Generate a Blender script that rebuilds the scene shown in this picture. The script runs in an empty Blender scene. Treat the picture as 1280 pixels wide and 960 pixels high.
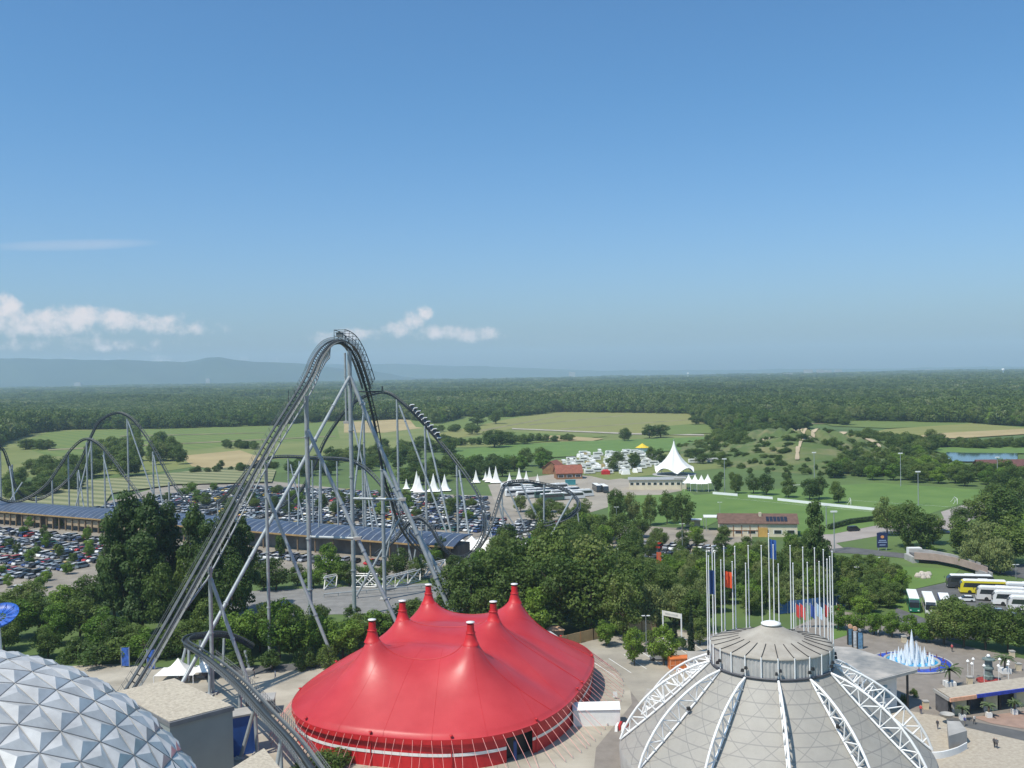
import bpy, bmesh, math, random
import numpy as np
from mathutils import Vector, Matrix
random.seed(7); RNG = np.random.default_rng(7)
S = bpy.context.scene
R = math.radians
# ---------------------------------------------------------------- camera
HAZE_D = 8e-5
EYE = Vector((0, 0, 62.0)); FOC = 1250.0
_a, _p = R(1.03), R(0.62)
right = Vector((math.cos(_a), 0, -math.sin(_a)))
fwd = Vector((0, math.cos(_p), -math.sin(_p)))
fwd = (fwd - right*fwd.dot(right)).normalized(); up = right.cross(fwd)
cd = bpy.data.cameras.new('camera'); cam = bpy.data.objects.new('camera', cd); S.collection.objects.link(cam)
cd.sensor_width = 36; cd.lens = 36*FOC/1280; cd.clip_start = 1; cd.clip_end = 80000
M4 = Matrix((right, up, -fwd)).transposed().to_4x4(); M4.translation = EYE; cam.matrix_world = M4
S.camera = cam
def ray(px, py):
    return right*(px-640) + up*(480-py) + fwd*FOC
def at(px, py, D):                      # point seen at photo pixel, at distance y = D
    d = ray(px, py); return EYE + d*(D/d.y)
def G(px, py, z=0.0):                   # point on the plane z
    d = ray(px, py); return EYE + d*((z-EYE.z)/d.z)
def proj(p):
    v = Vector(p)-EYE; f = v.dot(fwd)
    return (640+FOC*v.dot(right)/f, 480-FOC*v.dot(up)/f)
# ---------------------------------------------------------------- sun, sky
SUN_EL, SUN_DIR = 60.0, Vector((-0.76, -0.65, 0)).normalized()
to_sun = Vector((SUN_DIR.x*math.cos(R(SUN_EL)), SUN_DIR.y*math.cos(R(SUN_EL)), math.sin(R(SUN_EL))))
sd = bpy.data.lights.new('sun', 'SUN'); sd.energy = 4.1; sd.angle = R(0.5); sd.color = (1, .93, .81)
so = bpy.data.objects.new('sun', sd); S.collection.objects.link(so)
so.rotation_euler = to_sun.to_track_quat('Z', 'Y').to_euler()
S.view_settings.view_transform = 'Standard'; S.view_settings.look = 'None'
S.view_settings.gamma = 1; S.view_settings.use_curve_mapping = False; S.view_settings.exposure = 0.25
S.cycles.volume_bounces = 2; S.cycles.volume_step_rate = 10; S.cycles.max_bounces = 5
S.cycles.transparent_max_bounces = 6
W = bpy.data.worlds.new('World'); S.world = W; W.use_nodes = True
nt = W.node_tree; N = nt.nodes; L = nt.links
for n in list(N): N.remove(n)
out = N.new('ShaderNodeOutputWorld'); bg = N.new('ShaderNodeBackground'); sky = N.new('ShaderNodeTexSky')
sky.sky_type = 'NISHITA'; sky.sun_disc = False; sky.sun_elevation = R(SUN_EL)
sky.sun_rotation = math.atan2(SUN_DIR.x, SUN_DIR.y); sky.altitude = 200; sky.air_density = 1.0; sky.dust_density = 2.0; sky.ozone_density = 3.0
bg.inputs[1].default_value = 0.125
def mth(op, a, b=None, c=None, tree=None):
    t = tree or nt; n = t.nodes.new('ShaderNodeMath'); n.operation = op
    for i, v in enumerate((a, b, c)):
        if v is None: continue
        if isinstance(v, (int, float)): n.inputs[i].default_value = v
        else: t.links.new(v, n.inputs[i])
    return n.outputs[0]
tc = N.new('ShaderNodeTexCoord'); sx = N.new('ShaderNodeSeparateXYZ'); L.new(tc.outputs['Generated'], sx.inputs[0])
az = mth('ARCTAN2', sx.outputs[0], sx.outputs[1]); el = mth('ARCSINE', sx.outputs[2])
cv = N.new('ShaderNodeCombineXYZ'); L.new(az, cv.inputs[0]); L.new(el, cv.inputs[1])
def noise(scale, detail, vec=None, tree=None, rough=.6, dist=0):
    t = tree or nt; n = t.nodes.new('ShaderNodeTexNoise'); n.inputs['Scale'].default_value = scale
    n.inputs['Detail'].default_value = detail; n.inputs['Roughness'].default_value = rough; n.inputs['Distortion'].default_value = dist
    if vec is not None: t.links.new(vec, n.inputs['Vector'])
    return n.outputs['Fac']
nz = noise(55, 7, cv.outputs[0], rough=.62); nz2 = noise(14, 4, cv.outputs[0])
# cloud puffs in the sky: azimuth, elevation, half-width, half-height (degrees), strength
PUFFS = [(-28.0,3.1,2.0,.95,1),(-26.8,3.7,.8,.8,1),(-25.1,3.0,1.5,.8,1),(-23.3,3.3,1.4,.85,1),(-21.6,3.1,1.5,.75,.95),(-20.0,3.0,1.3,.6,.8),(-18.6,3.15,.6,.7,.75),(-17.2,2.7,1.5,.4,.5),
 (-23,1.9,4,.4,.45),(-10,2.3,1.5,.5,.6),(-8.7,2.4,1.2,.45,.7),(-6.4,2.6,.9,.55,.85),(-5.6,3.1,.6,.7,1),(-5.0,3.5,.4,.5,.9),(-3.9,2.4,1.6,.5,.85),(-2.0,2.25,1.5,.45,.8),(-23,.9,7,.35,.3)]
acc = None
for (a, e, w, h, s) in PUFFS:
    h *= .82; w *= 1.08
    da = mth('DIVIDE', mth('SUBTRACT', az, R(a)), R(w)); de = mth('DIVIDE', mth('SUBTRACT', el, R(e)), R(h))
    r2 = mth('ADD', mth('MULTIPLY', da, da), mth('MULTIPLY', de, de))
    g = mth('MULTIPLY', mth('SUBTRACT', 1.0, mth('MULTIPLY', r2, .6)), s)
    acc = g if acc is None else mth('MAXIMUM', acc, g)
dens = mth('ADD', acc, mth('MULTIPLY', mth('SUBTRACT', nz, .5), 2.9))
mr = N.new('ShaderNodeMapRange'); mr.interpolation_type = 'SMOOTHSTEP'; L.new(dens, mr.inputs[0])
mr.inputs[1].default_value = .05; mr.inputs[2].default_value = 1.2; mr.inputs[4].default_value = .95
# thin high streak
ds = mth('DIVIDE', mth('SUBTRACT', az, R(-23.5)), R(4.5)); es = mth('DIVIDE', mth('SUBTRACT', el, mth('ADD', R(7.1), mth('MULTIPLY', mth('SUBTRACT', az, R(-23.5)), .06))), R(.33))
st = mth('MAXIMUM', mth('SUBTRACT', .22, mth('MULTIPLY', mth('ADD', mth('MULTIPLY', ds, ds), mth('MULTIPLY', es, es)), .22)), 0)
st = mth('MULTIPLY', st, mth('ADD', nz2, .3))
cf = mth('MAXIMUM', mr.outputs[0], st)
mix = N.new('ShaderNodeMixRGB'); L.new(cf, mix.inputs[0]); 
tint = N.new('ShaderNodeMixRGB'); tint.blend_type = 'MULTIPLY'; tint.inputs[0].default_value = 1; tint.inputs[2].default_value = (.48, .80, 1.0, 1)
tm = N.new('ShaderNodeMixRGB'); tr_ = N.new('ShaderNodeMapRange'); tr_.interpolation_type = 'SMOOTHSTEP'; L.new(el, tr_.inputs[0]); tr_.inputs[1].default_value = 0; tr_.inputs[2].default_value = R(17)
L.new(tr_.outputs[0], tm.inputs[0]); tm.inputs[1].default_value = (.70, .86, 1.04, 1); tm.inputs[2].default_value = (.47, .80, 1.0, 1); L.new(tm.outputs[0], tint.inputs[2])
L.new(sky.outputs[0], tint.inputs[1]); L.new(tint.outputs[0], mix.inputs[1]); mix.inputs[2].default_value = (6.3, 5.7, 5.6, 1)
L.new(mix.outputs[0], bg.inputs[0]); L.new(bg.outputs[0], out.inputs[0])
# ---------------------------------------------------------------- materials
_mc = {}
def mat(name, col, rough=.7, metal=0, var=.12, scale=.5, bump=0, col2=None, spec=.5, detail=5, coord='Object', lo=.35, hi=.65):
    if name in _mc: return _mc[name]
    m = bpy.data.materials.new(name); m.use_nodes = True; t = m.node_tree; b = t.nodes['Principled BSDF']
    b.inputs['Roughness'].default_value = rough; b.inputs['Metallic'].default_value = metal
    b.inputs['Specular IOR Level'].default_value = spec
    co = t.nodes.new('ShaderNodeTexCoord')
    f = noise(scale, detail, co.outputs[coord], t)
    cr = t.nodes.new('ShaderNodeValToRGB'); t.links.new(f, cr.inputs[0])
    if col2 is None: c1 = [c*(1-var) for c in col]; c2 = [min(1, c*(1+var)) for c in col]
    else: c1, c2 = col, col2
    cr.color_ramp.elements[0].position = lo; cr.color_ramp.elements[1].position = hi
    cr.color_ramp.elements[0].color = (*c1, 1); cr.color_ramp.elements[1].color = (*c2, 1)
    t.links.new(cr.outputs[0], b.inputs['Base Color'])
    if bump:
        bn = t.nodes.new('ShaderNodeBump'); bn.inputs['Strength'].default_value = bump; bn.inputs['Distance'].default_value = .1
        t.links.new(noise(scale*6, 4, co.outputs[coord], t), bn.inputs['Height']); t.links.new(bn.outputs[0], b.inputs['Normal'])
    _mc[name] = m; return m
def leafmat(name, c1, c2, c3=None):
    m = bpy.data.materials.new(name); m.use_nodes = True; t = m.node_tree; t.nodes.remove(t.nodes['Principled BSDF'])
    o = t.nodes['Material Output']; oi = t.nodes.new('ShaderNodeObjectInfo'); co = t.nodes.new('ShaderNodeTexCoord')
    f = noise(5, 3, co.outputs['Object'], t)
    ge = t.nodes.new('ShaderNodeNewGeometry'); f = mth('ADD', f, mth('MULTIPLY', mth('SUBTRACT', noise(.0035, 4, ge.outputs['Position'], t), .5, tree=t), 1.5, tree=t), tree=t)
    v = mth('ADD', mth('MULTIPLY', oi.outputs['Random'], .75, tree=t), mth('MULTIPLY', mth('SUBTRACT', f, .5, tree=t), 1.5, tree=t), tree=t)
    cr = t.nodes.new('ShaderNodeValToRGB'); t.links.new(v, cr.inputs[0]); e = cr.color_ramp.elements
    e[0].position = 0; e[0].color = (*c1, 1); e[1].position = .75; e[1].color = (*c2, 1)
    if c3: q = e.new(.97); q.color = (*c3, 1)
    d = t.nodes.new('ShaderNodeBsdfPrincipled'); d.inputs['Roughness'].default_value = .55; d.inputs['Specular IOR Level'].default_value = .3
    tr = t.nodes.new('ShaderNodeBsdfTranslucent'); mx = t.nodes.new('ShaderNodeMixShader'); mx.inputs[0].default_value = .38
    t.links.new(cr.outputs[0], d.inputs['Base Color']); t.links.new(cr.outputs[0], tr.inputs[0])
    t.links.new(d.outputs[0], mx.inputs[1]); t.links.new(tr.outputs[0], mx.inputs[2]); t.links.new(mx.outputs[0], o.inputs[0])
    return m
# ---------------------------------------------------------------- mesh builder
def V3(p): return Vector((p[0], p[1], p[2] if len(p) > 2 else 0))
class MB:
    def __init__(s): s.v = []; s.f = []; s.m = []; s.sm = []
    def add(s, vs, fs, mi=0, smooth=False):
        b = len(s.v); s.v += [tuple(v) for v in vs]
        for f in fs: s.f.append([b+i for i in f]); s.m.append(mi); s.sm.append(smooth)
        return s
    def box(s, c, size, rz=0, mi=0, taper=1.0):     # c = centre of the base
        hx, hy, h = size[0]/2, size[1]/2, size[2]; cs, sn = math.cos(rz), math.sin(rz); vs = []
        for z, k in ((0, 1), (h, taper)):
            for x, y in ((-hx, -hy), (hx, -hy), (hx, hy), (-hx, hy)):
                x *= k; y *= k; vs.append((c[0]+x*cs-y*sn, c[1]+x*sn+y*cs, c[2]+z))
        return s.add(vs, [(3,2,1,0),(4,5,6,7),(0,1,5,4),(1,2,6,5),(2,3,7,6),(3,0,4,7)], mi)
    def tube(s, pts, r, n=8, mi=0, cap=True, r2=None):
        pts = [V3(p) for p in pts]; vs = []; k = len(pts)
        ref = None
        for i, p in enumerate(pts):
            t = (pts[min(i+1, k-1)]-pts[max(i-1, 0)]).normalized()
            if ref is None: ref = Vector((0,0,1)) if abs(t.z) < .9 else Vector((1,0,0))
            a = t.cross(ref).normalized(); b = t.cross(a).normalized(); ref = -b if abs(b.dot(ref)) > .1 and -b.dot(ref) > 0 else b
            rr = r if r2 is None else r+(r2-r)*i/max(1, k-1)
            for j in range(n):
                q = 2*math.pi*j/n; vs.append(p+a*math.cos(q)*rr+b*math.sin(q)*rr)
        fs = [(i*n+j, i*n+(j+1) % n, (i+1)*n+(j+1) % n, (i+1)*n+j) for i in range(k-1) for j in range(n)]
        s.add(vs, fs, mi, n > 5)
        if cap: s.add(vs[:n], [tuple(range(n))], mi); s.add(vs[-n:], [tuple(range(n))[::-1]], mi)
        return s
    def lathe(s, c, prof, n=24, mi=0, smooth=True):  # prof = [(r, z)]
        vs = [(c[0]+r*math.cos(2*math.pi*j/n), c[1]+r*math.sin(2*math.pi*j/n), c[2]+z) for r, z in prof for j in range(n)]
        fs = [(i*n+j, i*n+(j+1) % n, (i+1)*n+(j+1) % n, (i+1)*n+j) for i in range(len(prof)-1) for j in range(n)]
        return s.add(vs, fs, mi, smooth)
    def prism(s, pts, z0, z1, mi=0):
        n = len(pts); vs = [(p[0], p[1], z0) for p in pts]+[(p[0], p[1], z1) for p in pts]
        return s.add(vs, [tuple(range(n))[::-1], tuple(range(n, 2*n))]+[(i, (i+1) % n, n+(i+1) % n, n+i) for i in range(n)], mi)
    def loft(s, rings, mi=0, smooth=False, closed=True, cap=True):
        n = len(rings[0]); vs = [v for r in rings for v in r]; q = n if closed else n-1
        s.add(vs, [(i*n+j, i*n+(j+1) % n, (i+1)*n+(j+1) % n, (i+1)*n+j) for i in range(len(rings)-1) for j in range(q)], mi, smooth)
        if cap: s.add(rings[0], [tuple(range(n))[::-1]], mi); s.add(rings[-1], [tuple(range(n))], mi)
        return s
def wloc(o):
    l = Vector((0,0,0))
    while o is not None: l = l+o.location; o = o.parent
    return l
def finish(o, parent=None, label=None, cat=None, group=None, kind=None):
    S.collection.objects.link(o)
    if parent is not None: o.parent = parent
    tag(o, label, cat, group, kind); return o
def tag(o, label=None, cat=None, group=None, kind=None):
    if label: o['label'] = label
    if cat: o['category'] = cat
    if group: o['group'] = group
    if kind: o['kind'] = kind
    return o
def mesh_of(name, mb, mats, off=Vector((0,0,0))):
    me = bpy.data.meshes.new(name); v = np.array(mb.v, dtype=np.float64)-np.array(off)
    me.from_pydata([tuple(x) for x in v], [], mb.f)
    if not isinstance(mats, (list, tuple)): mats = [mats]
    for m in mats: me.materials.append(m)
    me.polygons.foreach_set('material_index', mb.m); me.polygons.foreach_set('use_smooth', mb.sm)
    bm = bmesh.new(); bm.from_mesh(me); bmesh.ops.recalc_face_normals(bm, faces=bm.faces[:]) if len(me.polygons) < 60000 else None
    bm.to_mesh(me); bm.free(); me.update(); return me
def obj(name, mb, mats, parent=None, loc=None, **kw):
    """mesh given in world coordinates; linked with its origin at the parent's (or loc)"""
    off = wloc(parent) if parent is not None else (Vector(loc) if loc is not None else Vector((0,0,0)))
    o = bpy.data.objects.new(name, mesh_of(name, mb, mats, off))
    if parent is None and loc is not None: o.location = loc
    return finish(o, parent, **kw)
def thing(name, loc, label, cat, group=None, rz=0):
    o = bpy.data.objects.new(name, None); o.empty_display_size = .5; o.location = loc; o.rotation_euler = (0,0,rz)
    return finish(o, None, label, cat, group)
def copy_tree(o, parent=None):
    c = o.copy(); S.collection.objects.link(c); c.parent = parent
    for ch in list(o.children): copy_tree(ch, c)
    return c
ORD = ['first','second','third','fourth','fifth','sixth','seventh','eighth','ninth','tenth','eleventh','twelfth','thirteenth','fourteenth','fifteenth','sixteenth','seventeenth','eighteenth','nineteenth','twentieth']
def nth(i):
    if i < 20: return ORD[i]
    k = i+1; return '%d%s' % (k, {1:'st',2:'nd',3:'rd'}.get(k % 10, 'th') if k % 100 not in (11,12,13) else 'th')
def spline(pts, step=None, n=12):
    P = [V3(p) for p in pts]; P = [P[0]*2-P[1]]+P+[P[-1]*2-P[-2]]; o = []
    for i in range(1, len(P)-2):
        for k in range(n):
            t = k/n; a, b, c, d = P[i-1], P[i], P[i+1], P[i+2]
            o.append(.5*((2*b)+(c-a)*t+(2*a-5*b+4*c-d)*t*t+(3*b-a-3*c+d)*t**3))
    o.append(P[-2])
    if step:
        r = [o[0]]; acc = 0
        for a, b in zip(o, o[1:]):
            acc += (b-a).length
            if acc >= step: r.append(b); acc = 0
        o = r
    return o
def inpoly(x, y, poly):
    c = False; j = len(poly)-1
    for i in range(len(poly)):
        xi, yi = poly[i]; xj, yj = poly[j]
        if (yi > y) != (yj > y) and x < (xj-xi)*(y-yi)/(yj-yi)+xi: c = not c
        j = i
    return c
# ================================================================ SETTING
def sheet(name, poly, z, m, label=None, world=False, **kw):
    mb = MB(); pts = [V3(p) if world else G(*p) for p in poly]; mb.add([(p.x, p.y, z) for p in pts], [tuple(range(len(pts)))])
    return obj(name, mb, m, kind='structure', **kw)
M_grass = mat('meadow grass', (.06,.10,.024), .9, var=0, col2=(.10,.155,.035), scale=.02, detail=8)
mb = MB(); q = 15900; mb.add([(-q,-400,0),(q,-400,0),(q,q,0),(-q,q,0)], [(0,1,2,3)]); obj('ground', mb, M_grass, kind='structure')
M_asph = mat('asphalt', (.10,.10,.10), .9, var=.18, scale=.25)
M_lotasph = mat('car park gravel', (.25,.22,.18), .95, var=.2, scale=.1)
M_yard = mat('pale yard gravel', (.27,.24,.19), .95, var=0, col2=(.44,.395,.32), scale=.09, detail=11, bump=.3)
M_pave = mat('grey brown block paving', (.19,.165,.14), .85, var=0, col2=(.245,.215,.185), scale=.35, detail=8, bump=.2)
M_cobble = mat('beige cobble paving', (.34,.29,.23), .9, var=0, col2=(.44,.39,.31), scale=1.6, detail=6, bump=.5)
M_conc = mat('concrete', (.36,.35,.33), .85, var=.12, scale=.4)
M_lawn = mat('mown lawn', (.085,.155,.026), .9, var=0, col2=(.115,.19,.036), scale=.06, detail=8)
M_white = mat('white paint', (.78,.78,.76), .45, var=.04, scale=1)
def stripes(name, c1, c2, rz, scale, distort=.5):
    m = bpy.data.materials.new(name); m.use_nodes = True; t = m.node_tree; b = t.nodes['Principled BSDF']; b.inputs['Roughness'].default_value = .95
    co = t.nodes.new('ShaderNodeTexCoord'); mp = t.nodes.new('ShaderNodeMapping'); mp.inputs['Rotation'].default_value = (0,0,rz)
    t.links.new(co.outputs['Object'], mp.inputs[0]); w = t.nodes.new('ShaderNodeTexWave'); w.inputs['Scale'].default_value = scale
    w.inputs['Distortion'].default_value = distort; w.inputs['Detail'].default_value = 3; w.bands_direction = 'Y'; t.links.new(mp.outputs[0], w.inputs[0])
    cr = t.nodes.new('ShaderNodeMixRGB'); cr.inputs[1].default_value = (*c1, 1); cr.inputs[2].default_value = (*c2, 1)
    f2 = noise(.012, 6, co.outputs['Object'], t); t.links.new(mth('ADD', mth('MULTIPLY', w.outputs['Fac'], .5, tree=t), mth('MULTIPLY', f2, .6, tree=t), tree=t), cr.inputs[0])
    t.links.new(cr.outputs[0], b.inputs['Base Color']); return m
M_corn = stripes('maize field', (.085,.14,.024), (.145,.18,.036), .9, .02, 1)
M_corn2 = stripes('tasselled maize field', (.15,.165,.04), (.23,.22,.065), .35, .012, 2.5)
M_wheat = mat('stubble field', (.30,.235,.11), .95, var=0, col2=(.38,.30,.15), scale=.02)
M_stubgreen = mat('cut meadow', (.13,.16,.04), .95, var=0, col2=(.185,.20,.06), scale=.015)
M_hedge = stripes('hedge lined overflow parking', (.04,.07,.015), (.30,.29,.15), .497, .024, .25)
M_fieldtrack = mat('worn field track', (.12,.12,.05), .95, var=0, col2=(.27,.23,.13), scale=.03, detail=8)
# far fields (photo pixel outlines laid on the ground)
fi = 0
def field(name, poly, m):
    global fi; fi += 1; sheet(name, poly, .04+.03*fi, m)
field('field', [(-60,604),(130,590),(330,575),(560,560),(700,555),(870,548),(965,541),(900,520),(560,512),(-60,540)], M_stubgreen)
field('field', [(20,556),(60,540),(200,535),(420,527),(425,549),(300,556),(150,572),(60,570)], M_corn)
field('field', [(20,574),(150,573),(300,558),(425,551),(425,566),(300,575),(200,590),(40,598)], M_stubgreen)
field('field', [(226,570),(300,563),(335,575),(300,590),(240,583)], M_wheat)
field('field', [(430,528),(505,524),(545,533),(480,541),(430,541)], M_wheat)
field('field', [(508,520),(640,514),(690,513),(650,522),(600,541),(520,534)], M_corn)
field('field', [(560,550),(640,536),(820,544),(960,538),(960,534),(868,517),(700,515),(640,523),(545,543)], M_corn2)
for q_ in ([(660,531),(780,519),(781,519.6),(662,532)],[(700,536),(868,524),(868,524.7),(702,537)],[(600,538),(700,520),(702,520.4),(604,539)],[(60,562),(420,545),(420,546),(60,563.5)],[(150,545),(330,541),(330,541.6),(150,546)],[(1000,529.5),(1210,527),(1210,527.8),(1000,530.6)],[(560,565),(880,556),(880,557),(560,566.5)],[(1100,540),(1290,539),(1290,539.7),(1100,540.8)]): field('field_track', q_, M_fieldtrack)
field('field', [(560,551),(640,540),(760,546),(640,556)], M_corn)
field('field_path', [(640,535.6),(640,537),(790,543.6),(880,545),(880,543.5),(790,542)], M_yard)
field('field', [(668,545.5),(700,545),(755,549),(740,552),(690,551)], M_wheat)
field('field', [(640,556),(760,551),(880,547),(890,562),(700,572),(560,580),(560,565)], M_lawn)
field('field', [(820,545),(960,539),(960,532),(870,530),(835,533)], M_corn)
field('field', [(995,519),(1060,524),(1215,527),(1216,532),(1110,536),(1040,533)], M_corn)
field('field', [(1090,541),(1110,537),(1215,530),(1290,536),(1290,541),(1190,548),(1130,546)], M_corn2)
field('field', [(1140,546.5),(1180,542),(1290,536.5),(1290,543),(1195,549)], M_wheat)
field('field', [(1180,510),(1225,508),(1222,512),(1185,513)], M_wheat)
field('field', [(1060,505),(1145,503),(1145,508),(1070,509)], M_corn2)
field('field', [(1150,562),(1290,556),(1290,568),(1180,568)], M_lawn)
field('hedge_lot', [(-20,618),(20,611),(60,607),(110,602),(200,594),(290,585),(345,589),(340,604),(220,607),(140,618),(128,636),(-20,632)], M_hedge)
# pond
M_water = mat('pond water', (.03,.075,.10), .08, var=.05, scale=.02, spec=.8)
field('pond', [(1183,566.5),(1210,567.5),(1272,568),(1272,576),(1240,578),(1210,578.5),(1182,578)], M_water)
# lots, roads, yards
def sh(name, poly, z, m): sheet(name, poly, z, m)
sh('parking_ground', [(-80,640),(130,628),(220,603),(335,601),(480,616),(620,620),(760,655),(940,665),(940,722),(760,730),(600,725),(330,715),(300,745),(-80,745)], .03, M_lotasph)
sh('bus_park_ground', [(610,606),(650,598),(700,592),(800,600),(860,612),(790,625),(740,640),(690,650),(620,632)], .05, mat('bus park sand', (.30,.265,.215), .95, var=.12, scale=.05))
sh('camping_ground', [(690,584),(720,568),(820,560),(930,574),(930,583),(830,592),(760,600)], .07, M_stubgreen)
sh('road', [(250,742),(420,734),(560,728),(600,760),(560,772),(420,768),(260,775)], .05, mat('service road', (.20,.195,.185), .9, var=.15, scale=.3))
sh('playing_field', [(600+250,606),(868,619),(990,610),(1100,604),(1235,613),(1240,618),(1160,643),(1090,634),(1090,637),(1105,655),(1040,668),(1000,668),(880,640),(858,632)], .10, M_lawn)
sh('lawn', [(760,620),(866,618),(900,650),(880,660),(760,650)], .13, M_lawn)
# right hand roads
sh('road', [(1010,672),(1060,663),(1110,654),(1180,648),(1176,640),(1215,628),(1240,628),(1225,645),(1190,662),(1110,668),(1045,679),(1062,690),(1010,688)], .06, mat('dusty road', (.30,.265,.24), .95, var=.12, scale=.1))
sh('road', [(1010,690),(1062,692),(1120,697),(1200,706),(1240,715),(1300,728),(1300,712),(1290,705),(1240,708),(1200,700),(1130,692),(1060,684)], .09, M_asph)
sh('bus_park_ground', [(1118,742),(1180,729),(1212,718),(1300,738),(1300,800),(1180,800),(1120,775)], .05, M_asph)
# park yard and plaza near the camera
sh('yard', [(-60,840),(140,830),(250,838),(330,832),(440,826),(500,818),(700,806),(860,790),(900,800),(900,860),(860,1300),(-60,1300)], .02, M_yard)
sh('path', [(240,836),(330,832),(450,824),(450,829),(330,842),(260,850)], .05, M_asph)
sh('plaza', [(690,812),(830,786),(880,790),(960,800),(1040,762),(1100,772),(1200,806),(1330,835),(1330,1400),(700,1400),(745,935),(790,880),(785,840)], .04, M_pave)
sh('car_park_apron', [(700,806),(830,786),(900,800),(890,870),(800,880),(770,840)], .06, mat('pale apron', (.26,.235,.195), .95, var=0, col2=(.36,.325,.265), scale=.12, detail=10))
sh('cobbled_square', [(1100,882),(1170,895),(1330,930),(1330,1400),(900,1400),(1000,960)], .06, M_cobble)
sh('paved_band', [(1172,893),(1200,899),(1330,925),(1330,938),(1200,908)], .08, M_asph)
sh('red_paving', [(1215,897),(1330,884),(1330,920),(1240,905)], .10, mat('red paving', (.30,.20,.155), .9, var=.12, scale=.5))
sh('lawn', [(1040,785),(1050,778),(1062,793),(1042,800)], .07, M_lawn)
sh('lawn', [(1040,740),(1100,752),(1200,790),(1330,822),(1330,780),(1120,742)], .07, M_lawn)
sh('lawn', [(1120,708),(1200,712),(1185,727),(1125,741),(1080,730)], .11, M_lawn)
# parking-bay lines on the apron by the tent
mb = MB()
for k in range(7):
    a = G(742+k*19, 828-k*5, .075); b = G(770+k*19, 846-k*5, .075); d = (b-a).normalized(); n = Vector((-d.y, d.x, 0))*.08
    for t in (-1,): mb.add([a-n, a+n, b+n, b-n], [(0,1,2,3)])
obj('parking_lines', mb, M_white, kind='structure')
# earth mound
mb = MB(); c = G(1000, 566); nr, na = 60, 160; vs = []
for i in range(nr+1):
    r = i/nr
    for j in range(na):
        a = 2*math.pi*j/na; h = 13*(1-r*r)**1.3*(1+.25*math.sin(3*a+2)+.12*math.sin(9*r*6+a*5)) if r < 1 else -.2
        vs.append((c.x+math.cos(a)*r*88, c.y+math.sin(a)*r*165, h))
mb.add(vs, [(i*na+j, i*na+(j+1) % na, (i+1)*na+(j+1) % na, (i+1)*na+j) for i in range(nr) for j in range(na)], 0, True)
obj('earth_mound', mb, mat('rough mound', (.075,.115,.028), .95, var=0, col2=(.20,.18,.085), scale=.05, detail=9, lo=.45, hi=.75), kind='structure')
def mound_z(x, y):
    r = math.hypot((x-c.x)/88, (y-c.y)/165); a = math.atan2((y-c.y)/165, (x-c.x)/88)
    return 13*(1-r*r)**1.3*(1+.25*math.sin(3*a+2)+.12*math.sin(9*r*6+a*5)) if r < 1 else 0
MC = c.copy()
for nm_, ln, wd_ in (('sand_track', [(-34,-112),(-24,-80),(-10,-48),(2,-25),(8,-5)], 1.1), ('sand_track', [(-30,-10),(-5,0),(18,4),(34,0)], 6), ('sand_track', [(20,-90),(36,-60),(40,-20),(30,0)], .9)):
    pp_ = spline([(c.x+a, c.y+b) for a, b in ln], n=20); rows = []
    for k in range(len(pp_)):
        t_ = (pp_[min(k+1, len(pp_)-1)]-pp_[max(k-1, 0)]).normalized(); n_ = Vector((-t_.y, t_.x, 0)); w_ = wd_*(1+.25*math.sin(k*.45))
        rows.append([(q.x, q.y, mound_z(q.x, q.y)+.6) for q in (pp_[k]+n_*w_*s/3 for s in (-3,-2,-1,0,1,2,3))])
    mb = MB(); mb.loft(rows, closed=False, cap=False, smooth=True); obj(nm_, mb, mat('bare sandy soil', (.38,.31,.21), .95, var=.15, scale=.1), kind='structure')
# far hills
def ridge(name, D, prof, m, depth, seed):
    rg = np.random.default_rng(seed); xs = np.linspace(prof[0][0], prof[-1][0], 260); ys = np.interp(xs, [p[0] for p in prof], [p[1] for p in prof]); mb = MB(); rows = []
    ph = rg.uniform(0, 6, 8)
    hs = [max(2, at(x, y, D).z+sum(math.sin(x*.02*(k+1)*1.7+ph[k])*5/(k+1) for k in range(8))) for x, y in zip(xs, ys)]
    for f, dd in ((0, -depth), (.12, -depth*.8), (.4, -depth*.5), (.75, -depth*.22), (1, 0), (.6, depth*.5), (0, depth)):
        rows.append([(at(x, 470, D).x*(1+dd/D), D+dd+math.sin(x*.05+f*4)*depth*.12*(0 < f < 1), h*f*(1+.16*math.sin(x*.045+f*3)*(0 < f < 1))) for x, h in zip(xs, hs)])
    mb.loft(rows, smooth=True, closed=False, cap=False); obj(name, mb, m, kind='structure')
M_hill = mat('haze tinted wooded hills', (.025,.055,.045), .95, var=0, col2=(.04,.07,.05), scale=.001)  # woodland green shifted bluer, some distance haze painted into the colour
ridge('hills', 11000, [(-330,452),(-100,456),(0,448.5),(60,448.5),(100,449.5),(150,449),(190,452),(230,453),(258,447.5),(275,446.5),(300,450),(330,452),(380,455),(420,460),(470,464),(520,472),(600,480)], M_hill, 1300, 3)
ridge('hills', 14000, [(300,452),(370,455),(440,456),(500,455),(540,456),(600,458),(680,461),(760,463),(850,463),(950,461.5),(1050,461),(1200,459),(1400,456),(1700,452)], M_hill, 1200, 5)
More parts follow.
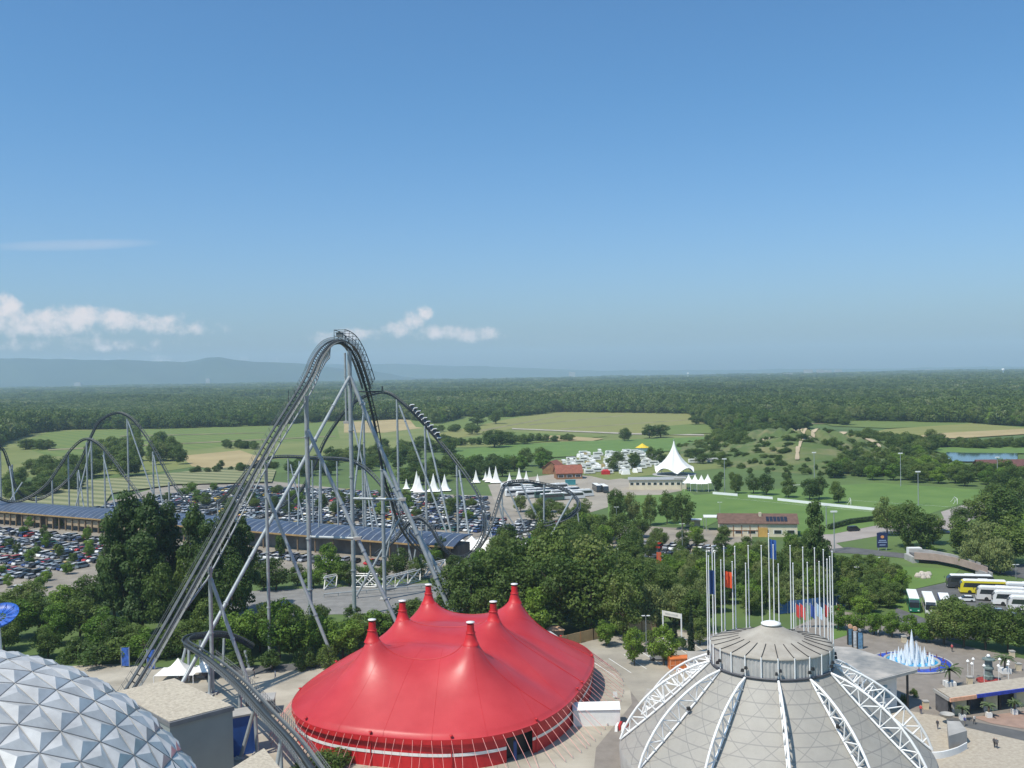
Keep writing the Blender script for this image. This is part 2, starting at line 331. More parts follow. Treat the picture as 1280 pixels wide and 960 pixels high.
# ================================================================ VEGETATION
M_bark = mat('bark', (.10,.075,.05), .95, var=.3, scale=3)
M_lb = leafmat('broadleaf', (.06,.11,.02), (.14,.20,.038), (.21,.24,.075))
M_lp = leafmat('poplar leaves', (.05,.095,.022), (.095,.155,.034))
M_lg = leafmat('light green leaves', (.10,.19,.022), (.19,.29,.036))
M_lw = leafmat('willow leaves', (.15,.20,.06), (.23,.27,.09))
M_lc = leafmat('cypress leaves', (.012,.03,.012), (.025,.05,.018))
M_lf = leafmat('forest leaves', (.06,.11,.024), (.15,.21,.05), (.26,.29,.14))
def leaves(blobs, n, leaf, rg, squash=1.0):
    """leaf clumps on and inside ellipsoid blobs [(c, (rx,ry,rz))]; returns verts, faces arrays"""
    vol = np.array([b[1][0]*b[1][2] for b in blobs]); vol /= vol.sum(); idx = rg.choice(len(blobs), n, p=vol)
    C = np.array([b[0] for b in blobs])[idx]; Rd = np.array([b[1] for b in blobs])[idx]
    d = rg.normal(size=(n, 3)); d /= np.linalg.norm(d, axis=1)[:, None]; r = 1-np.abs(rg.normal(size=(n, 1)))*.22
    P = C+d*Rd*r
    nrm = d+rg.normal(size=(n, 3))*.45; nrm[:, 2] += .25; nrm /= np.linalg.norm(nrm, axis=1)[:, None]
    t = np.cross(nrm, rg.normal(size=(n, 3))); t /= np.linalg.norm(t, axis=1)[:, None]; b = np.cross(nrm, t)
    s = leaf*rg.uniform(.6, 1.4, (n, 1)); zs = np.array([[1, 1, squash]])
    v = np.stack([P+(t*s)*zs, P+(b*s*.8)*zs, P-(t*s)*zs, P-(b*s*.8)*zs], 1).reshape(-1, 3); return v
def leafmesh(name, v, m):
    me = bpy.data.meshes.new(name); n = len(v)//4; me.vertices.add(len(v)); me.vertices.foreach_set('co', v.astype(np.float32).ravel())
    me.loops.add(len(v)); me.loops.foreach_set('vertex_index', np.arange(len(v), dtype=np.int32)); me.polygons.add(n)
    me.polygons.foreach_set('loop_start', np.arange(0, len(v), 4, dtype=np.int32)); me.polygons.foreach_set('loop_total', np.full(n, 4, dtype=np.int32))
    me.materials.append(m); me.update(calc_edges=True); me.validate(); return me
def proto(kind, seed):
    rg = np.random.default_rng(seed); bl = []
    if kind in ('b', 'g', 'w', 's'):
        nb = {'b': 34, 'g': 26, 'w': 30, 's': 16}[kind]
        for i in range(nb):
            z = rg.uniform(0, 1); th = rg.uniform(0, 6.283); prof = math.sin(math.pi*(z*.86+.1))**.7
            rad = .5*prof*math.sqrt(rg.uniform(.25, 1)); br = rg.uniform(.09, .16)
            bl.append(((rad*.78*math.cos(th), rad*.78*math.sin(th), .19+z*.68), (br*1.15, br*1.15, br*.85)))
        bl.append(((0, 0, .48), (.29, .29, .3)))
        n, lf, sq = {'b': (5200, .021, .8), 'g': (4200, .024, .8), 'w': (4600, .018, 1.7), 's': (2600, .03, .8)}[kind]
        m = {'b': M_lb, 'g': M_lg, 'w': M_lw, 's': M_lb}[kind]
    elif kind == 'p':
        for i in range(44):
            z = rg.uniform(.03, 1); th = rg.uniform(0, 6.283); prof = min(1, 1.2*(1-z)**.38)*(.78+.22*min(1, z*3))
            rad = .5*prof*math.sqrt(rg.uniform(.2, 1)); br = rg.uniform(.10, .19)
            bl.append(((rad*.72*math.cos(th), rad*.72*math.sin(th), .08+z*.86), (br*1.2, br*1.2, br*.42)))
        bl.append(((0,0,.45),(.26,.26,.36)))
        n, lf, sq, m = 9500, .028, .45, M_lp
    elif kind == 'u':
        for i in range(16):
            th = rg.uniform(0, 6.283); rad = .36*math.sqrt(rg.uniform(0, 1)); z = rg.uniform(.2, .75)*(1-rad); br = rg.uniform(.12, .22)
            bl.append(((rad*math.cos(th), rad*math.sin(th), z), (br, br, br*1.0)))
        n, lf, sq, m = 2600, .026, 1, M_lb
    elif kind == 'c':
        for i in range(18):
            z = i/17; bl.append(((rg.normal()*.04, rg.normal()*.04, .06+z*.9), (.34*(1-z)**.6+.08, .34*(1-z)**.6+.08, .07)))
        n, lf, sq, m = 2200, .06, .3, M_lc
    elif kind == 'f':
        for i in range(9):
            th = rg.uniform(0, 6.283); rad = .34*math.sqrt(rg.uniform(0, 1)); z = rg.uniform(.35, .8); br = rg.uniform(.16, .24)
            bl.append(((rad*math.cos(th), rad*math.sin(th), z), (br, br, br*.75)))
        bl.append(((0, 0, .4), (.36, .36, .36)))
        n, lf, sq, m = 420, .06, .8, M_lf
    crown = leafmesh('crown', leaves(bl, n, lf, rg, sq), m)
    mb = MB(); tr = {'u': .02, 'c': .05, 'p': .045}.get(kind, .028); top = .62
    mb.tube([(0,0,-.02), (rg.normal()*.01, rg.normal()*.01, .25), (rg.normal()*.02, rg.normal()*.02, top)], tr, 7, r2=tr*.35)
    if kind not in ('c',):
        for k in range(5):
            a = rg.uniform(0, 6.283); z = rg.uniform(.24, .5); mb.tube([(0,0,z), (.14*math.cos(a), .14*math.sin(a), z+.12), (.27*math.cos(a), .27*math.sin(a), z+.26)], tr*.5, 5, r2=tr*.15)
    return crown, mesh_of('trunk', mb, M_bark)
PROTO = {}
for kind, cnt in (('b', 6), ('g', 4), ('w', 3), ('s', 3), ('p', 4), ('u', 4), ('c', 1), ('f', 5)):
    PROTO[kind] = [proto(kind, 100*ord(kind)+i) for i in range(cnt)]
KN = {'b': ('broadleaf_tree', 'tree'), 'g': ('young_leafy_tree', 'tree'), 'w': ('willow_tree', 'tree'), 's': ('street_tree', 'tree'), 'p': ('poplar_tree', 'tree'), 'u': ('bush', 'bush'), 'c': ('cypress_tree', 'tree')}
NTREE = [0]
def plant(loc, w, h, kind, label, group=None):
    nm, cat = KN[kind]; k = NTREE[0]; NTREE[0] += 1; cm, tm = PROTO[kind][k % len(PROTO[kind])]
    o = bpy.data.objects.new(nm, None); o.location = (loc[0], loc[1], loc[2] if len(loc) > 2 else 0); o.rotation_euler = (0,0,random.uniform(0, 6.28)); o.scale = (w, w, h)
    finish(o, None, label, cat, group)
    c = bpy.data.objects.new('crown', cm); finish(c, o)
    t = bpy.data.objects.new('trunk', tm); finish(t, o); return o
def grove(items, phrase, group):
    """items: (px, base py, top py, px width, kind). Named by order from the left."""
    items = sorted(items, key=lambda t: t[0]); cnt = {}
    for it in items: cnt[it[4]] = cnt.get(it[4], 0)+1
    idx = {}
    W_ = {'b': 'dark green broadleaf tree', 'g': 'light green young tree', 'w': 'pale grey-green willow', 's': 'small round-headed tree', 'p': 'tall dark poplar', 'u': 'low green bush', 'c': 'narrow dark cypress'}
    for px, pb, pt, pw, k in items:
        p = G(px, pb); D = p.y; h = 62+(0)-0; t = at(px, pt, D).z; w = pw*D/FOC; i = idx.get(k, 0); idx[k] = i+1
        if cnt[k] == 1: lab = 'the only %s %s' % (W_[k], phrase)
        elif i == cnt[k]-1: lab = 'rightmost %s %s' % (W_[k], phrase)
        elif i == 0: lab = 'leftmost %s %s' % (W_[k], phrase)
        else: lab = '%s %s from the left %s' % (nth(i), W_[k], phrase)
        plant(p, w*(.98 if k == 'p' else 1.12), max(2, t), k, lab, group)
def fillgrove(poly, n, hr, wr, kinds, phrase, group, seed, md=.6, extra=()):
    """random trees inside a photo-pixel outline, sizes in metres"""
    rg = random.Random(seed); xs = [p[0] for p in poly]; ys = [p[1] for p in poly]; P = []; tries = 0; items = list(extra)
    while len(P) < n and tries < n*60:
        tries += 1; x = rg.uniform(min(xs), max(xs)); y = rg.uniform(min(ys), max(ys))
        if not inpoly(x, y, poly): continue
        g = G(x, y); w = rg.uniform(*wr)
        if any((g-q).length < (w+v)*.5*md for q, v in P): continue
        P.append((g, w)); h = rg.uniform(*hr); k = rg.choice(kinds)
        items.append((x, y, proj((g.x, g.y, h))[1], w*FOC/g.y/1.12, k))
    grove(items, phrase, group)
BELTS = []
# --- named clumps
grove([(143,778,640,44,'p'),(163,772,614,56,'p'),(192,775,612,60,'p'),(178,795,660,64,'p'),(212,768,628,46,'p'),(244,775,624,46,'p'),(262,790,650,50,'p'),(285,770,634,50,'p'),(306,762,640,42,'p'),(232,792,690,46,'b'),(292,792,688,52,'b'),(205,800,700,50,'b')],
      'in the tall clump behind the lift hill', 'tall trees beside the lift hill')
grove([(22,800,748,52,'g'),(50,792,738,48,'b'),(72,806,752,42,'g'),(100,800,742,56,'b'),(128,808,756,50,'g'),(8,778,736,40,'b'),(38,770,722,42,'b'),(78,776,728,44,'g'),(112,772,716,52,'b'),(143,812,770,46,'b'),(5,815,768,44,'b'),(95,826,786,44,'u'),(120,832,796,50,'u'),(150,828,790,50,'u'),(60,822,780,40,'b'),(180,826,782,46,'g'),(205,822,786,42,'u'),(168,815,778,40,'b'),(228,816,772,46,'b')],
      'between silver dome and left car park', 'trees between dome and car park')
grove([(272,818,765,44,'b'),(300,822,752,50,'g'),(325,815,770,40,'b'),(350,826,744,56,'g'),(372,822,760,44,'g'),(400,824,768,46,'g'),(428,826,762,58,'g'),(410,835,795,30,'u'),(380,836,800,30,'u'),(448,812,765,46,'b'),(470,806,760,48,'g'),(495,800,752,48,'b'),(520,794,748,46,'b'),(262,810,745,46,'b'),(312,812,762,44,'g'),(338,808,752,46,'b'),(390,812,752,44,'b'),(340,838,806,34,'u'),(300,836,800,36,'u')],
      'left of the red tent', 'trees left of the red tent')
grove([(345,738,694,40,'b'),(410,728,676,36,'g'),(424,730,690,24,'g'),(352,700,664,16,'s'),(500,722,682,30,'b'),(455,690,662,15,'s'),(552,704,668,18,'s'),(538,712,680,26,'g'),(318,720,688,24,'b'),(372,732,704,26,'b'),(330,738,708,30,'b'),(392,735,705,28,'g'),(437,732,700,30,'b'),(462,728,698,26,'g'),(480,726,700,22,'b'),(520,724,696,26,'b'),(570,724,692,28,'b'),(590,722,690,30,'b'),(335,770,745,30,'u'),(365,772,750,26,'u'),(440,770,752,24,'u'),(400,775,752,28,'u'),(520,764,742,28,'u')],
      'before the solar roofed station', 'trees before the long solar roof')
grove([(588,790,694,70,'b'),(562,772,706,50,'b'),(622,782,680,74,'b'),(655,776,664,80,'b'),(695,775,655,84,'b'),(735,778,662,84,'b'),(768,790,684,70,'b'),(700,794,684,80,'b'),(648,794,705,72,'b'),(738,794,692,76,'b'),(785,770,690,56,'b'),(668,802,730,52,'g'),(610,800,728,50,'b'),(780,800,715,50,'b')],
      'in the big wood behind the red tent', 'big wood behind the red tent')
fillgrove([(590,745),(640,690),(720,665),(790,690),(800,740),(700,750)], 34, (9, 14), (8, 12), 'bbbg', 'in the grove behind the tent wood', 'grove behind the tent wood', 11)
grove([(758,808,770,28,'g'),(793,832,782,30,'g'),(830,832,778,40,'g')], 'on the paved apron by the tent', 'young trees on the apron')
grove([(812,786,728,54,'w'),(850,782,726,52,'w'),(832,762,704,40,'b'),(870,790,735,46,'b'),(880,765,722,40,'w'),(810,756,700,40,'b'),(864,818,758,11,'c'),(824,796,762,9,'c'),(843,800,768,10,'c'),(812,806,784,22,'u'),(875,806,770,30,'b'),(850,812,790,18,'u')],
      'between the white gateway and the flagpoles', 'trees by the white gateway')
fillgrove([(770,712),(890,712),(1010,688),(1040,702),(1040,760),(960,770),(890,765),(800,742)], 70, (6.5, 10), (6, 9), 'bbbbgw', 'in the grove behind the flagpoles', 'grove behind the flagpoles', 12,
      extra=[(1021,742,624,38,'p')])
grove([(770,657,607,25,'b'),(791,655,612,24,'b'),(813,657,616,22,'b'),(834,655,612,24,'b'),(853,662,613,34,'b'),(775,680,640,36,'b'),(800,672,640,26,'b')], 'in the row left of the pitch', 'row of trees by the pitch')
grove([(897,617,592,14,'b'),(920,617,590,18,'b'),(942,617,590,20,'b'),(958,619,591,22,'b'),(986,622,597,22,'b'),(1012,625,596,24,'b'),(1024,624,594,22,'b'),(1048,629,599,22,'b')], 'in the row behind the banner fence', 'row of trees behind the banner fence')
grove([(1109,669,617,36,'b'),(1133,685,624,42,'b'),(1152,690,634,44,'b'),(1166,680,640,34,'b'),(1200,662,632,28,'b')], 'on the verge by the dusty road', 'trees by the dusty road')
grove([(1230,660,614,50,'b'),(1262,665,606,56,'b'),(1205,692,642,50,'b'),(1232,702,650,56,'w'),(1262,706,640,60,'b'),(1280,690,640,44,'g'),(1220,712,672,44,'w'),(1250,718,668,44,'w'),(1275,635,596,40,'b'),(1245,640,600,40,'b')], 'in the wood at the right edge', 'wood at the right edge')
fillgrove([(1046,716),(1085,712),(1128,722),(1128,755),(1095,775),(1050,760)], 26, (4.5, 7.5), (5, 8), 'bbbg', 'on the slope left of the coaches', 'trees left of the bus park', 13)
grove([(x, 787+i*3.2, 754+i*3, 27, 'g') for i, x in enumerate((1048,1070,1093,1115,1138,1158))]+[(x, 806+i*3, 747+i*2, 48, 'b') for i, x in enumerate((1180,1205,1232,1260,1286))]+[(1190,780,742,34,'b'),(1172,795,752,34,'b'),(1218,790,756,36,'b'),(1250,795,762,36,'b'),(1280,797,766,36,'b')],
      'in the avenue behind the fountain', 'avenue beside the fountain plaza')
fillgrove([(1062,690),(1140,684),(1180,695),(1135,702),(1060,712)], 5, (2.5, 4), (3, 5), 'bug', 'around the road bridge', 'trees around the bridge', 14)
fillgrove([(1030,600),(1060,575),(1150,575),(1180,590),(1290,600),(1290,614),(1240,612),(1110,601)], 60, (8.5, 12), (10, 14), 'bbbbg', 'in the belt before the pond', 'tree belt behind the pitch', 15)
BELTS.append(([(1020,575),(1080,552),(1180,556),(1185,563),(1150,575)], 26, (9, 15), (12, 18)))
grove([(781,552,534,17,'b'),(812,548,530,22,'b'),(826,547,529,26,'b'),(870,531,519,20,'b'),(618,560,535,36,'b'),(597,532,516,22,'b'),(640,556,538,30,'b'),(590,543,530,22,'b'),(620,530,512,20,'b'),(656,556,541,16,'b'),(60,592,567,32,'b'),(40,590,572,24,'b'),(275,588,574,12,'b'),(302,590,577,14,'b'),(32,562,548,20,'b')], 'standing alone out in the fields', 'field trees')
BELTS.append(([(70,600),(110,570),(180,548),(232,560),(235,585),(150,598)], 26, (12, 19), (14, 22)))
BELTS.append(([(0,618),(20,596),(60,598),(110,600),(100,612),(20,628)], 18, (7, 12), (12, 18)))
fillgrove([(500,596),(560,584),(690,576),(680,590),(560,604),(500,610)], 34, (8, 13), (10, 16), 'bbbg', 'behind the white pointed tents', 'belt behind the white tents', 19)
BELTS.append(([(350,590),(480,560),(560,556),(570,572),(480,590),(350,602)], 26, (8, 13), (12, 18)))
fillgrove([(740,592),(900,586),(940,560),(885,556),(860,575),(740,576)], 16, (7, 12), (8, 13), 'b', 'around the camp site', 'camp site trees', 21)
BELTS.append(([(885,566),(900,548),(985,545),(960,556),(930,568)], 22, (10, 16), (12, 18)))
fillgrove([(900,604),(900,586),(960,580),(1010,586),(1040,598),(980,604)], 20, (3, 6), (3, 6), 'bbu', 'on the slope between mound and pitch', 'young trees on the slope', 23)
fillgrove([(640,640),(700,632),(750,640),(770,660),(760,690),(700,690),(640,660)], 16, (6, 10), (7, 10), 'bbbg', 'among cars behind the tent wood', 'car park trees behind the wood', 24)
fillgrove([(0,652),(130,656),(134,730),(0,742)], 26, (4, 6), (3.4, 4.8), 'ggs', 'among cars in the left lot', 'small trees in the left lot', 25, md=2.2)
fillgrove([(220,612),(480,622),(600,628),(600,652),(320,645),(200,632)], 40, (5, 8), (5, 8), 'gbb', 'among cars behind the solar roof', 'small trees behind the solar roof', 26, md=2)
fillgrove([(770,676),(930,672),(940,715),(800,722)], 16, (5, 8), (5, 7.5), 'bbg', 'among cars in the right lot', 'trees in the right lot', 27, md=1.3)
grove([(410,962,930,60,'u'),(378,975,945,40,'u')], 'between red tent and near coaster track', 'bushes by the tent')
grove([(1130,882,862,9,'u'),(1142,872,858,12,'u')], 'beside the canopy post', 'plaza bushes')
# --- far wood: instanced on one object
def stuff_trees(name, P, sc, protos, label):
    me = bpy.data.meshes.new(name); n = len(P); me.vertices.add(n); me.vertices.foreach_set('co', np.asarray(P, dtype=np.float32).ravel())
    a = me.attributes.new('sc', 'FLOAT_VECTOR', 'POINT'); a.data.foreach_set('vector', np.asarray(sc, dtype=np.float32).ravel())
    a = me.attributes.new('ro', 'FLOAT_VECTOR', 'POINT'); r = np.zeros((n, 3), dtype=np.float32); r[:, 2] = RNG.uniform(0, 6.28, n); a.data.foreach_set('vector', r.ravel())
    o = bpy.data.objects.new(name, me); finish(o, None, label, 'wood', None, 'stuff')
    g = bpy.data.node_groups.new(name, 'GeometryNodeTree'); g.interface.new_socket('Geometry', in_out='INPUT', socket_type='NodeSocketGeometry'); g.interface.new_socket('Geometry', in_out='OUTPUT', socket_type='NodeSocketGeometry')
    gi = g.nodes.new('NodeGroupInput'); go = g.nodes.new('NodeGroupOutput'); ip = g.nodes.new('GeometryNodeInstanceOnPoints'); jn = g.nodes.new('GeometryNodeJoinGeometry')
    for me2 in protos:
        po = bpy.data.objects.new('crown_shape', me2); oi = g.nodes.new('GeometryNodeObjectInfo'); oi.inputs['Object'].default_value = po; oi.inputs['As Instance'].default_value = True
        g.links.new(oi.outputs['Geometry'], jn.inputs[0])
    g.links.new(gi.outputs[0], ip.inputs['Points']); g.links.new(jn.outputs[0], ip.inputs['Instance']); ip.inputs['Pick Instance'].default_value = True
    for nm, so_ in (('sc', 'Scale'), ('ro', 'Rotation')):
        na = g.nodes.new('GeometryNodeInputNamedAttribute'); na.data_type = 'FLOAT_VECTOR'; na.inputs['Name'].default_value = nm; g.links.new(na.outputs['Attribute'], ip.inputs[so_])
    g.links.new(ip.outputs[0], go.inputs[0]); md = o.modifiers.new('scatter', 'NODES'); md.node_group = g; return o
FE = [(-140,606),(-40,590),(-10,560),(14,550),(45,541),(80,537),(200,536),(330,532),(420,526),(510,524),(545,530),(580,521),(640,521),(700,515),(860,517),(872,524),(900,540),(960,541),(1000,532),(1000,521),(1065,526),(1215,529),(1300,534),(1420,540)]
fex = [p[0] for p in FE]; fey = [p[1] for p in FE]
pts = []; scs = []
def band(d0, d1, sp, hm, wm):
    d = d0
    while d < d1:
        half = d*.62; n = int(2*half/sp); x = RNG.uniform(-half, half, n); y = d+RNG.uniform(-.9, .9, n)*sp
        px = 640+FOC*x/y
        hz = 466+(640-px)*.018; pyb = hz+62*FOC/y; lim = np.interp(px, fex, fey); k = pyb < lim
        nn = np.sin(x*.004+1)*np.cos(y*.003)+np.sin(x*.011+y*.007)
        m = k.copy()
        # clearings
        CLR = [(1055,503.5,1150,508.5),(1178,507,1228,512.5),(1205,514,1300,517),(700,500,760,502),(300,497,360,499),(880,489,950,490.5),(1100,486,1180,487.5),(560,489,620,490),(100,494,160,495.5)]
        py_ = hz+62*FOC/y
        for q_ in CLR: m &= ~((px > q_[0]) & (px < q_[2]) & (py_ > q_[1]-.3) & (py_ < q_[3]+.9))
        gap = ((np.sin(x*.0016+2.1)*np.sin(y*.0021+.7)) > .90) & (d > 2300); m &= ~gap
        x = x[m]; y = y[m]; nn = nn[m]
        for xx, yy, v in zip(x, y, nn):
            pts.append((xx, yy, -.5)); h = hm*(1+.2*v)*random.uniform(.62, 1.2); w = wm*random.uniform(.65, 1.5); scs.append((w, w, h))
        d += sp*.95
band(820, 1900, 11, 19, 15); band(1900, 3200, 15, 19, 20); band(3200, 6000, 26, 19, 34); band(6000, 9600, 60, 20, 75)
pts = np.array(pts); scs = np.array(scs); print('forest trees', len(pts))
stuff_trees('forest', pts, scs, [p[0] for p in PROTO['f']], 'broad dark green riverside forest stretching to the hills')
# near edge of the forest in leafier crowns
e = []; es = []
for i in range(900):
    px = random.uniform(-60, 1340); py = np.interp(px, fex, fey)+random.uniform(-2.2, .3); g = G(px, py); e.append((g.x, g.y, -.5)); w = random.uniform(12, 19); es.append((w, w, random.uniform(10, 20)))
stuff_trees('forest_edge', e, es, [p[0] for p in PROTO['b'][:4]]+[PROTO['w'][0][0], PROTO['g'][0][0]], 'leafy near edge of the far forest along the fields')
# field hedges and bush belts
e = []; es = []
for (x0, y0, x1, y1, n, h) in [(30,560,62,561,14,9),(282,560,320,562,12,8),(540,541,600,536,16,8),(640,553,720,550,22,7),(560,557,640,553,20,8),(870,522,960,535,60,20),(900,530,990,540,60,18),(930,540,1010,536,30,14),(1000,526,1060,531,30,15),(1190,560,1290,559,50,8),(1110,554,1190,559,30,8),(240,592,345,584,26,5),(880,556,960,546,30,12),(1060,511,1290,515,90,18),(1060,520,1180,524,40,14)]:
    for k in range(n):
        t = random.random(); g = G(x0+(x1-x0)*t+random.gauss(0, 2), y0+(y1-y0)*t+random.gauss(0, .8)); e.append((g.x, g.y, -.4)); w = random.uniform(.8, 1.5)*h; es.append((w, w, h*random.uniform(.7, 1.15)))
for (poly_, n_, hr_, wr_) in BELTS:
    k = 0; xs_ = [p[0] for p in poly_]; ys_ = [p[1] for p in poly_]
    while k < n_*1.9:
        x = random.uniform(min(xs_), max(xs_)); y = random.uniform(min(ys_), max(ys_))
        if inpoly(x, y, poly_): k += 1; g = G(x, y); w = random.uniform(*wr_); e.append((g.x, g.y, -.4)); es.append((w*.85, w*.85, random.uniform(*hr_)))
stuff_trees('hedgerow', e, es, [p[0] for p in PROTO['b'][2:6]], 'bushy hedgerows and scrub belts between the far fields')
# scrub on the mound
e = []; es = []; c = G(1000, 566)
for k in range(620):
    a = random.uniform(0, 6.28); r = math.sqrt(random.random())*1.02; x, y = c.x+math.cos(a)*r*88, c.y+math.sin(a)*r*165
    if math.sin(x*.09)*math.sin(y*.05+1) < -.25: continue
    e.append((x, y, mound_z(x, y)-.3)); w = random.uniform(2.5, 9); es.append((w, w, random.uniform(1.5, 5)))
stuff_trees('scrub', e, es, [p[0] for p in PROTO['u']], 'rough scrub bushes growing over the earth mound')
# ================================================================ COASTER
M_steel = mat('galvanised support steel', (.33,.36,.37), .4, .15, var=.12, scale=.8)
M_track = mat('dark blue grey track steel', (.028,.036,.042), .5, 0, var=.15, scale=1)
M_rail = mat('worn rail steel', (.06,.07,.075), .45, .1, var=.1, scale=1)
M_walk = mat('galvanised walkway grating', (.15,.16,.16), .7, 0, var=.2, scale=3)
M_dark = mat('black plastic', (.02,.02,.022), .5, var=.2)
coaster = thing('roller_coaster', at(437, 775, 257), 'huge grey steel roller coaster with a tall lift hill, camelback humps and tubular columns', 'roller coaster')
coaster.location.z = 0
def frames(pts):
    o = []; k = len(pts)
    for i in range(k):
        t = (pts[min(i+1, k-1)]-pts[max(i-1, 0)]).normalized(); s = t.cross(Vector((0,0,1)))
        if s.length < .05: s = o[-1][1] if o else Vector((1,0,0))
        s.normalize(); o.append((t, s, s.cross(t).normalized()))
    return o
def track(pts, bank=None, walk=None, name='track', hill=False, spine=.34):
    P = spline(pts, n=14); F = frames(P); g = .62
    def off(i, a, b):
        t, s, u = F[i]
        q = bank(i/(len(P)-1)) if bank else 0
        s2 = s*math.cos(q)+u*math.sin(q); u2 = u*math.cos(q)-s*math.sin(q); return P[i]+s2*a+u2*b
    mb = MB()
    mb.tube([off(i, 0, -.75) for i in range(len(P))], spine, 8); tr = obj(name, mb, M_track, coaster)
    mb = MB()
    for sgn in (-1, 1): mb.tube([off(i, sgn*g, 0) for i in range(len(P))], .17, 6)
    obj('rail', mb, M_rail, tr)
    mb = MB(); acc = 0
    for i in range(1, len(P)):
        seg = (P[i]-P[i-1]).length; k = max(1, int(seg/2.2+.5)) if seg > 1.1 else (1 if i % 2 else 0)
        for j in range(k):
            f = j/k; a = off(i-1, -g, 0).lerp(off(i, -g, 0), f); b = off(i-1, g, 0).lerp(off(i, g, 0), f); c = off(i-1, 0, -.75).lerp(off(i, 0, -.75), f)
            mb.tube([a, c, b], .11, 4)
    obj('cross_tie', mb, M_track, tr)
    if walk:
        i0, i1 = int(walk[0]*(len(P)-1)), int(walk[1]*(len(P)-1))
        for sgn in (-1, 1):
            mb = MB(); rows = [[off(i, sgn*.95, -.35), off(i, sgn*1.5, -.35), off(i, sgn*1.5, -.45), off(i, sgn*.95, -.45)] for i in range(i0, i1+1)]; mb.loft(rows); wk = obj('walkway', mb, M_walk, tr)
            mb = MB()
            for hh in (.2, .65): mb.tube([off(i, sgn*1.52, hh) for i in range(i0, i1+1)], .04, 4)
            for i in range(i0, i1): 
                seg = (P[i+1]-P[i]).length; k = max(1, int(seg/2))
                for j in range(k): a = off(i, sgn*1.52, -.4).lerp(off(i+1, sgn*1.52, -.4), j/k); b = off(i, sgn*1.52, .75).lerp(off(i+1, sgn*1.52, .75), j/k); mb.tube([a, b], .045, 4)
            obj('handrail', mb, M_walk, wk)
    if hill:   # truss chord below the lift
        i0, i1 = int(hill[0]*(len(P)-1)), int(hill[1]*(len(P)-1)); mb = MB()
        dd = lambda i: 2.5*min(1, (i-i0)/6)*min(1, (i1-i)/4)
        mb.tube([off(i, 0, -1.0-dd(i)) for i in range(i0, i1+1)], .2, 6)
        for i in range(i0, i1, 2):
            mb.tube([off(i, 0, -.9), off(i+1, 0, -1-dd(i+1)), off(min(i+2, i1), 0, -.9)], .1, 5)
        obj('lower_chord', mb, M_steel, tr)
    return P
A = lambda L: [at(*p) for p in L]
u0 = Vector((.29, .957, 0))
lift = [Vector((-72.4,154,3.0)), Vector((-69.9,163.5,4.6)), Vector((-66.8,174,9.4)), Vector((-60,196,28.2)), Vector((-53.8,217,46.8)), Vector((-48.4,234.6,60.9)), Vector((-46.8,240,66.4)), Vector((-45.3,245.2,69.8)), Vector((-43.5,251,71.1)), Vector((-41.9,256.5,70.2)), Vector((-40.9,260.5,68.0)),
        Vector((-39.9,264,64.2)), Vector((-38.6,268,57.6)), Vector((-37.2,272,48.4)), Vector((-35.9,277,35.1)), Vector((-34.5,283,26.4))]
P_lift = track(lift+A([(499,652,291),(514,676,302),(532,691,312),(556,700,318),(580,699,320),(603,676,322),(617,645,327),(626,618,334),(633,604,344),(650,600,356),(678,604,364),(704,610,360),(720,620,350),(724,633,338),(712,645,332),(690,654,332),(668,659,336),(640,668,346),(600,682,352),(575,690,350)]),
      walk=(.0, .34), hill=(.07, .21), bank=lambda t: 0 if t < .68 else (.9*min(1, (t-.68)*8) if t < .93 else .9*max(0, (1-t)/.07)))
P_E = track(A([(262,672,395),(300,655,402),(325,645,405),(348,634,406),(375,612,405),(391,584,403),(406,549,401),(430,514,398),(452,496,394),(481,489,390),(503,502,387),(525,523,384),(548,549,380),(570,576,374),(590,604,365),(602,628,354),(606,655,342),(600,676,332),(586,692,326),(568,694,322),(552,679,321),(540,659,322),(527,647,324),(515,648,325),(503,660,325),(490,676,323),(470,692,318)]))
P_C = track(A([(-70,600,440),(-40,574,448),(-12,556,452),(4,560,455),(12,580,456),(18,602,456),(30,619,458),(48,623,462),(70,611,466),(90,592,470),(104,566,472),(113,545,472),(124,526,472),(145,515,470),(163,521,468),(180,540,465),(197,568,461),(213,598,456),(228,619,448),(243,630,440),(258,633,430),(274,627,420),(295,605,406),(314,583,392),(334,572,380),(356,569,372),(395,571,364),(432,573,358),(452,581,352),(470,597,346),(486,618,340),(500,642,334),(518,668,330),(540,690,326)]))
P_B = track(A([(-60,575,430),(-30,600,436),(-5,619,440),(15,626,443),(35,621,446),(57,605,449),(75,580,452),(88,561,454),(105,548,455),(122,553,453),(140,572,450),(156,594,446),(172,615,440),(188,634,432),(205,648,422),(225,655,410)]))
# station exit track near the camera
P_S = track(A([(430,1010,126),(395,962,136),(368,925,145),(335,890,157),(300,852,171),(268,825,184),(246,810,194),(232,801,201),(238,794,207),(258,791,211),(280,790,214),(300,796,216),(318,806,217)]), walk=(0, .45), spine=.5)
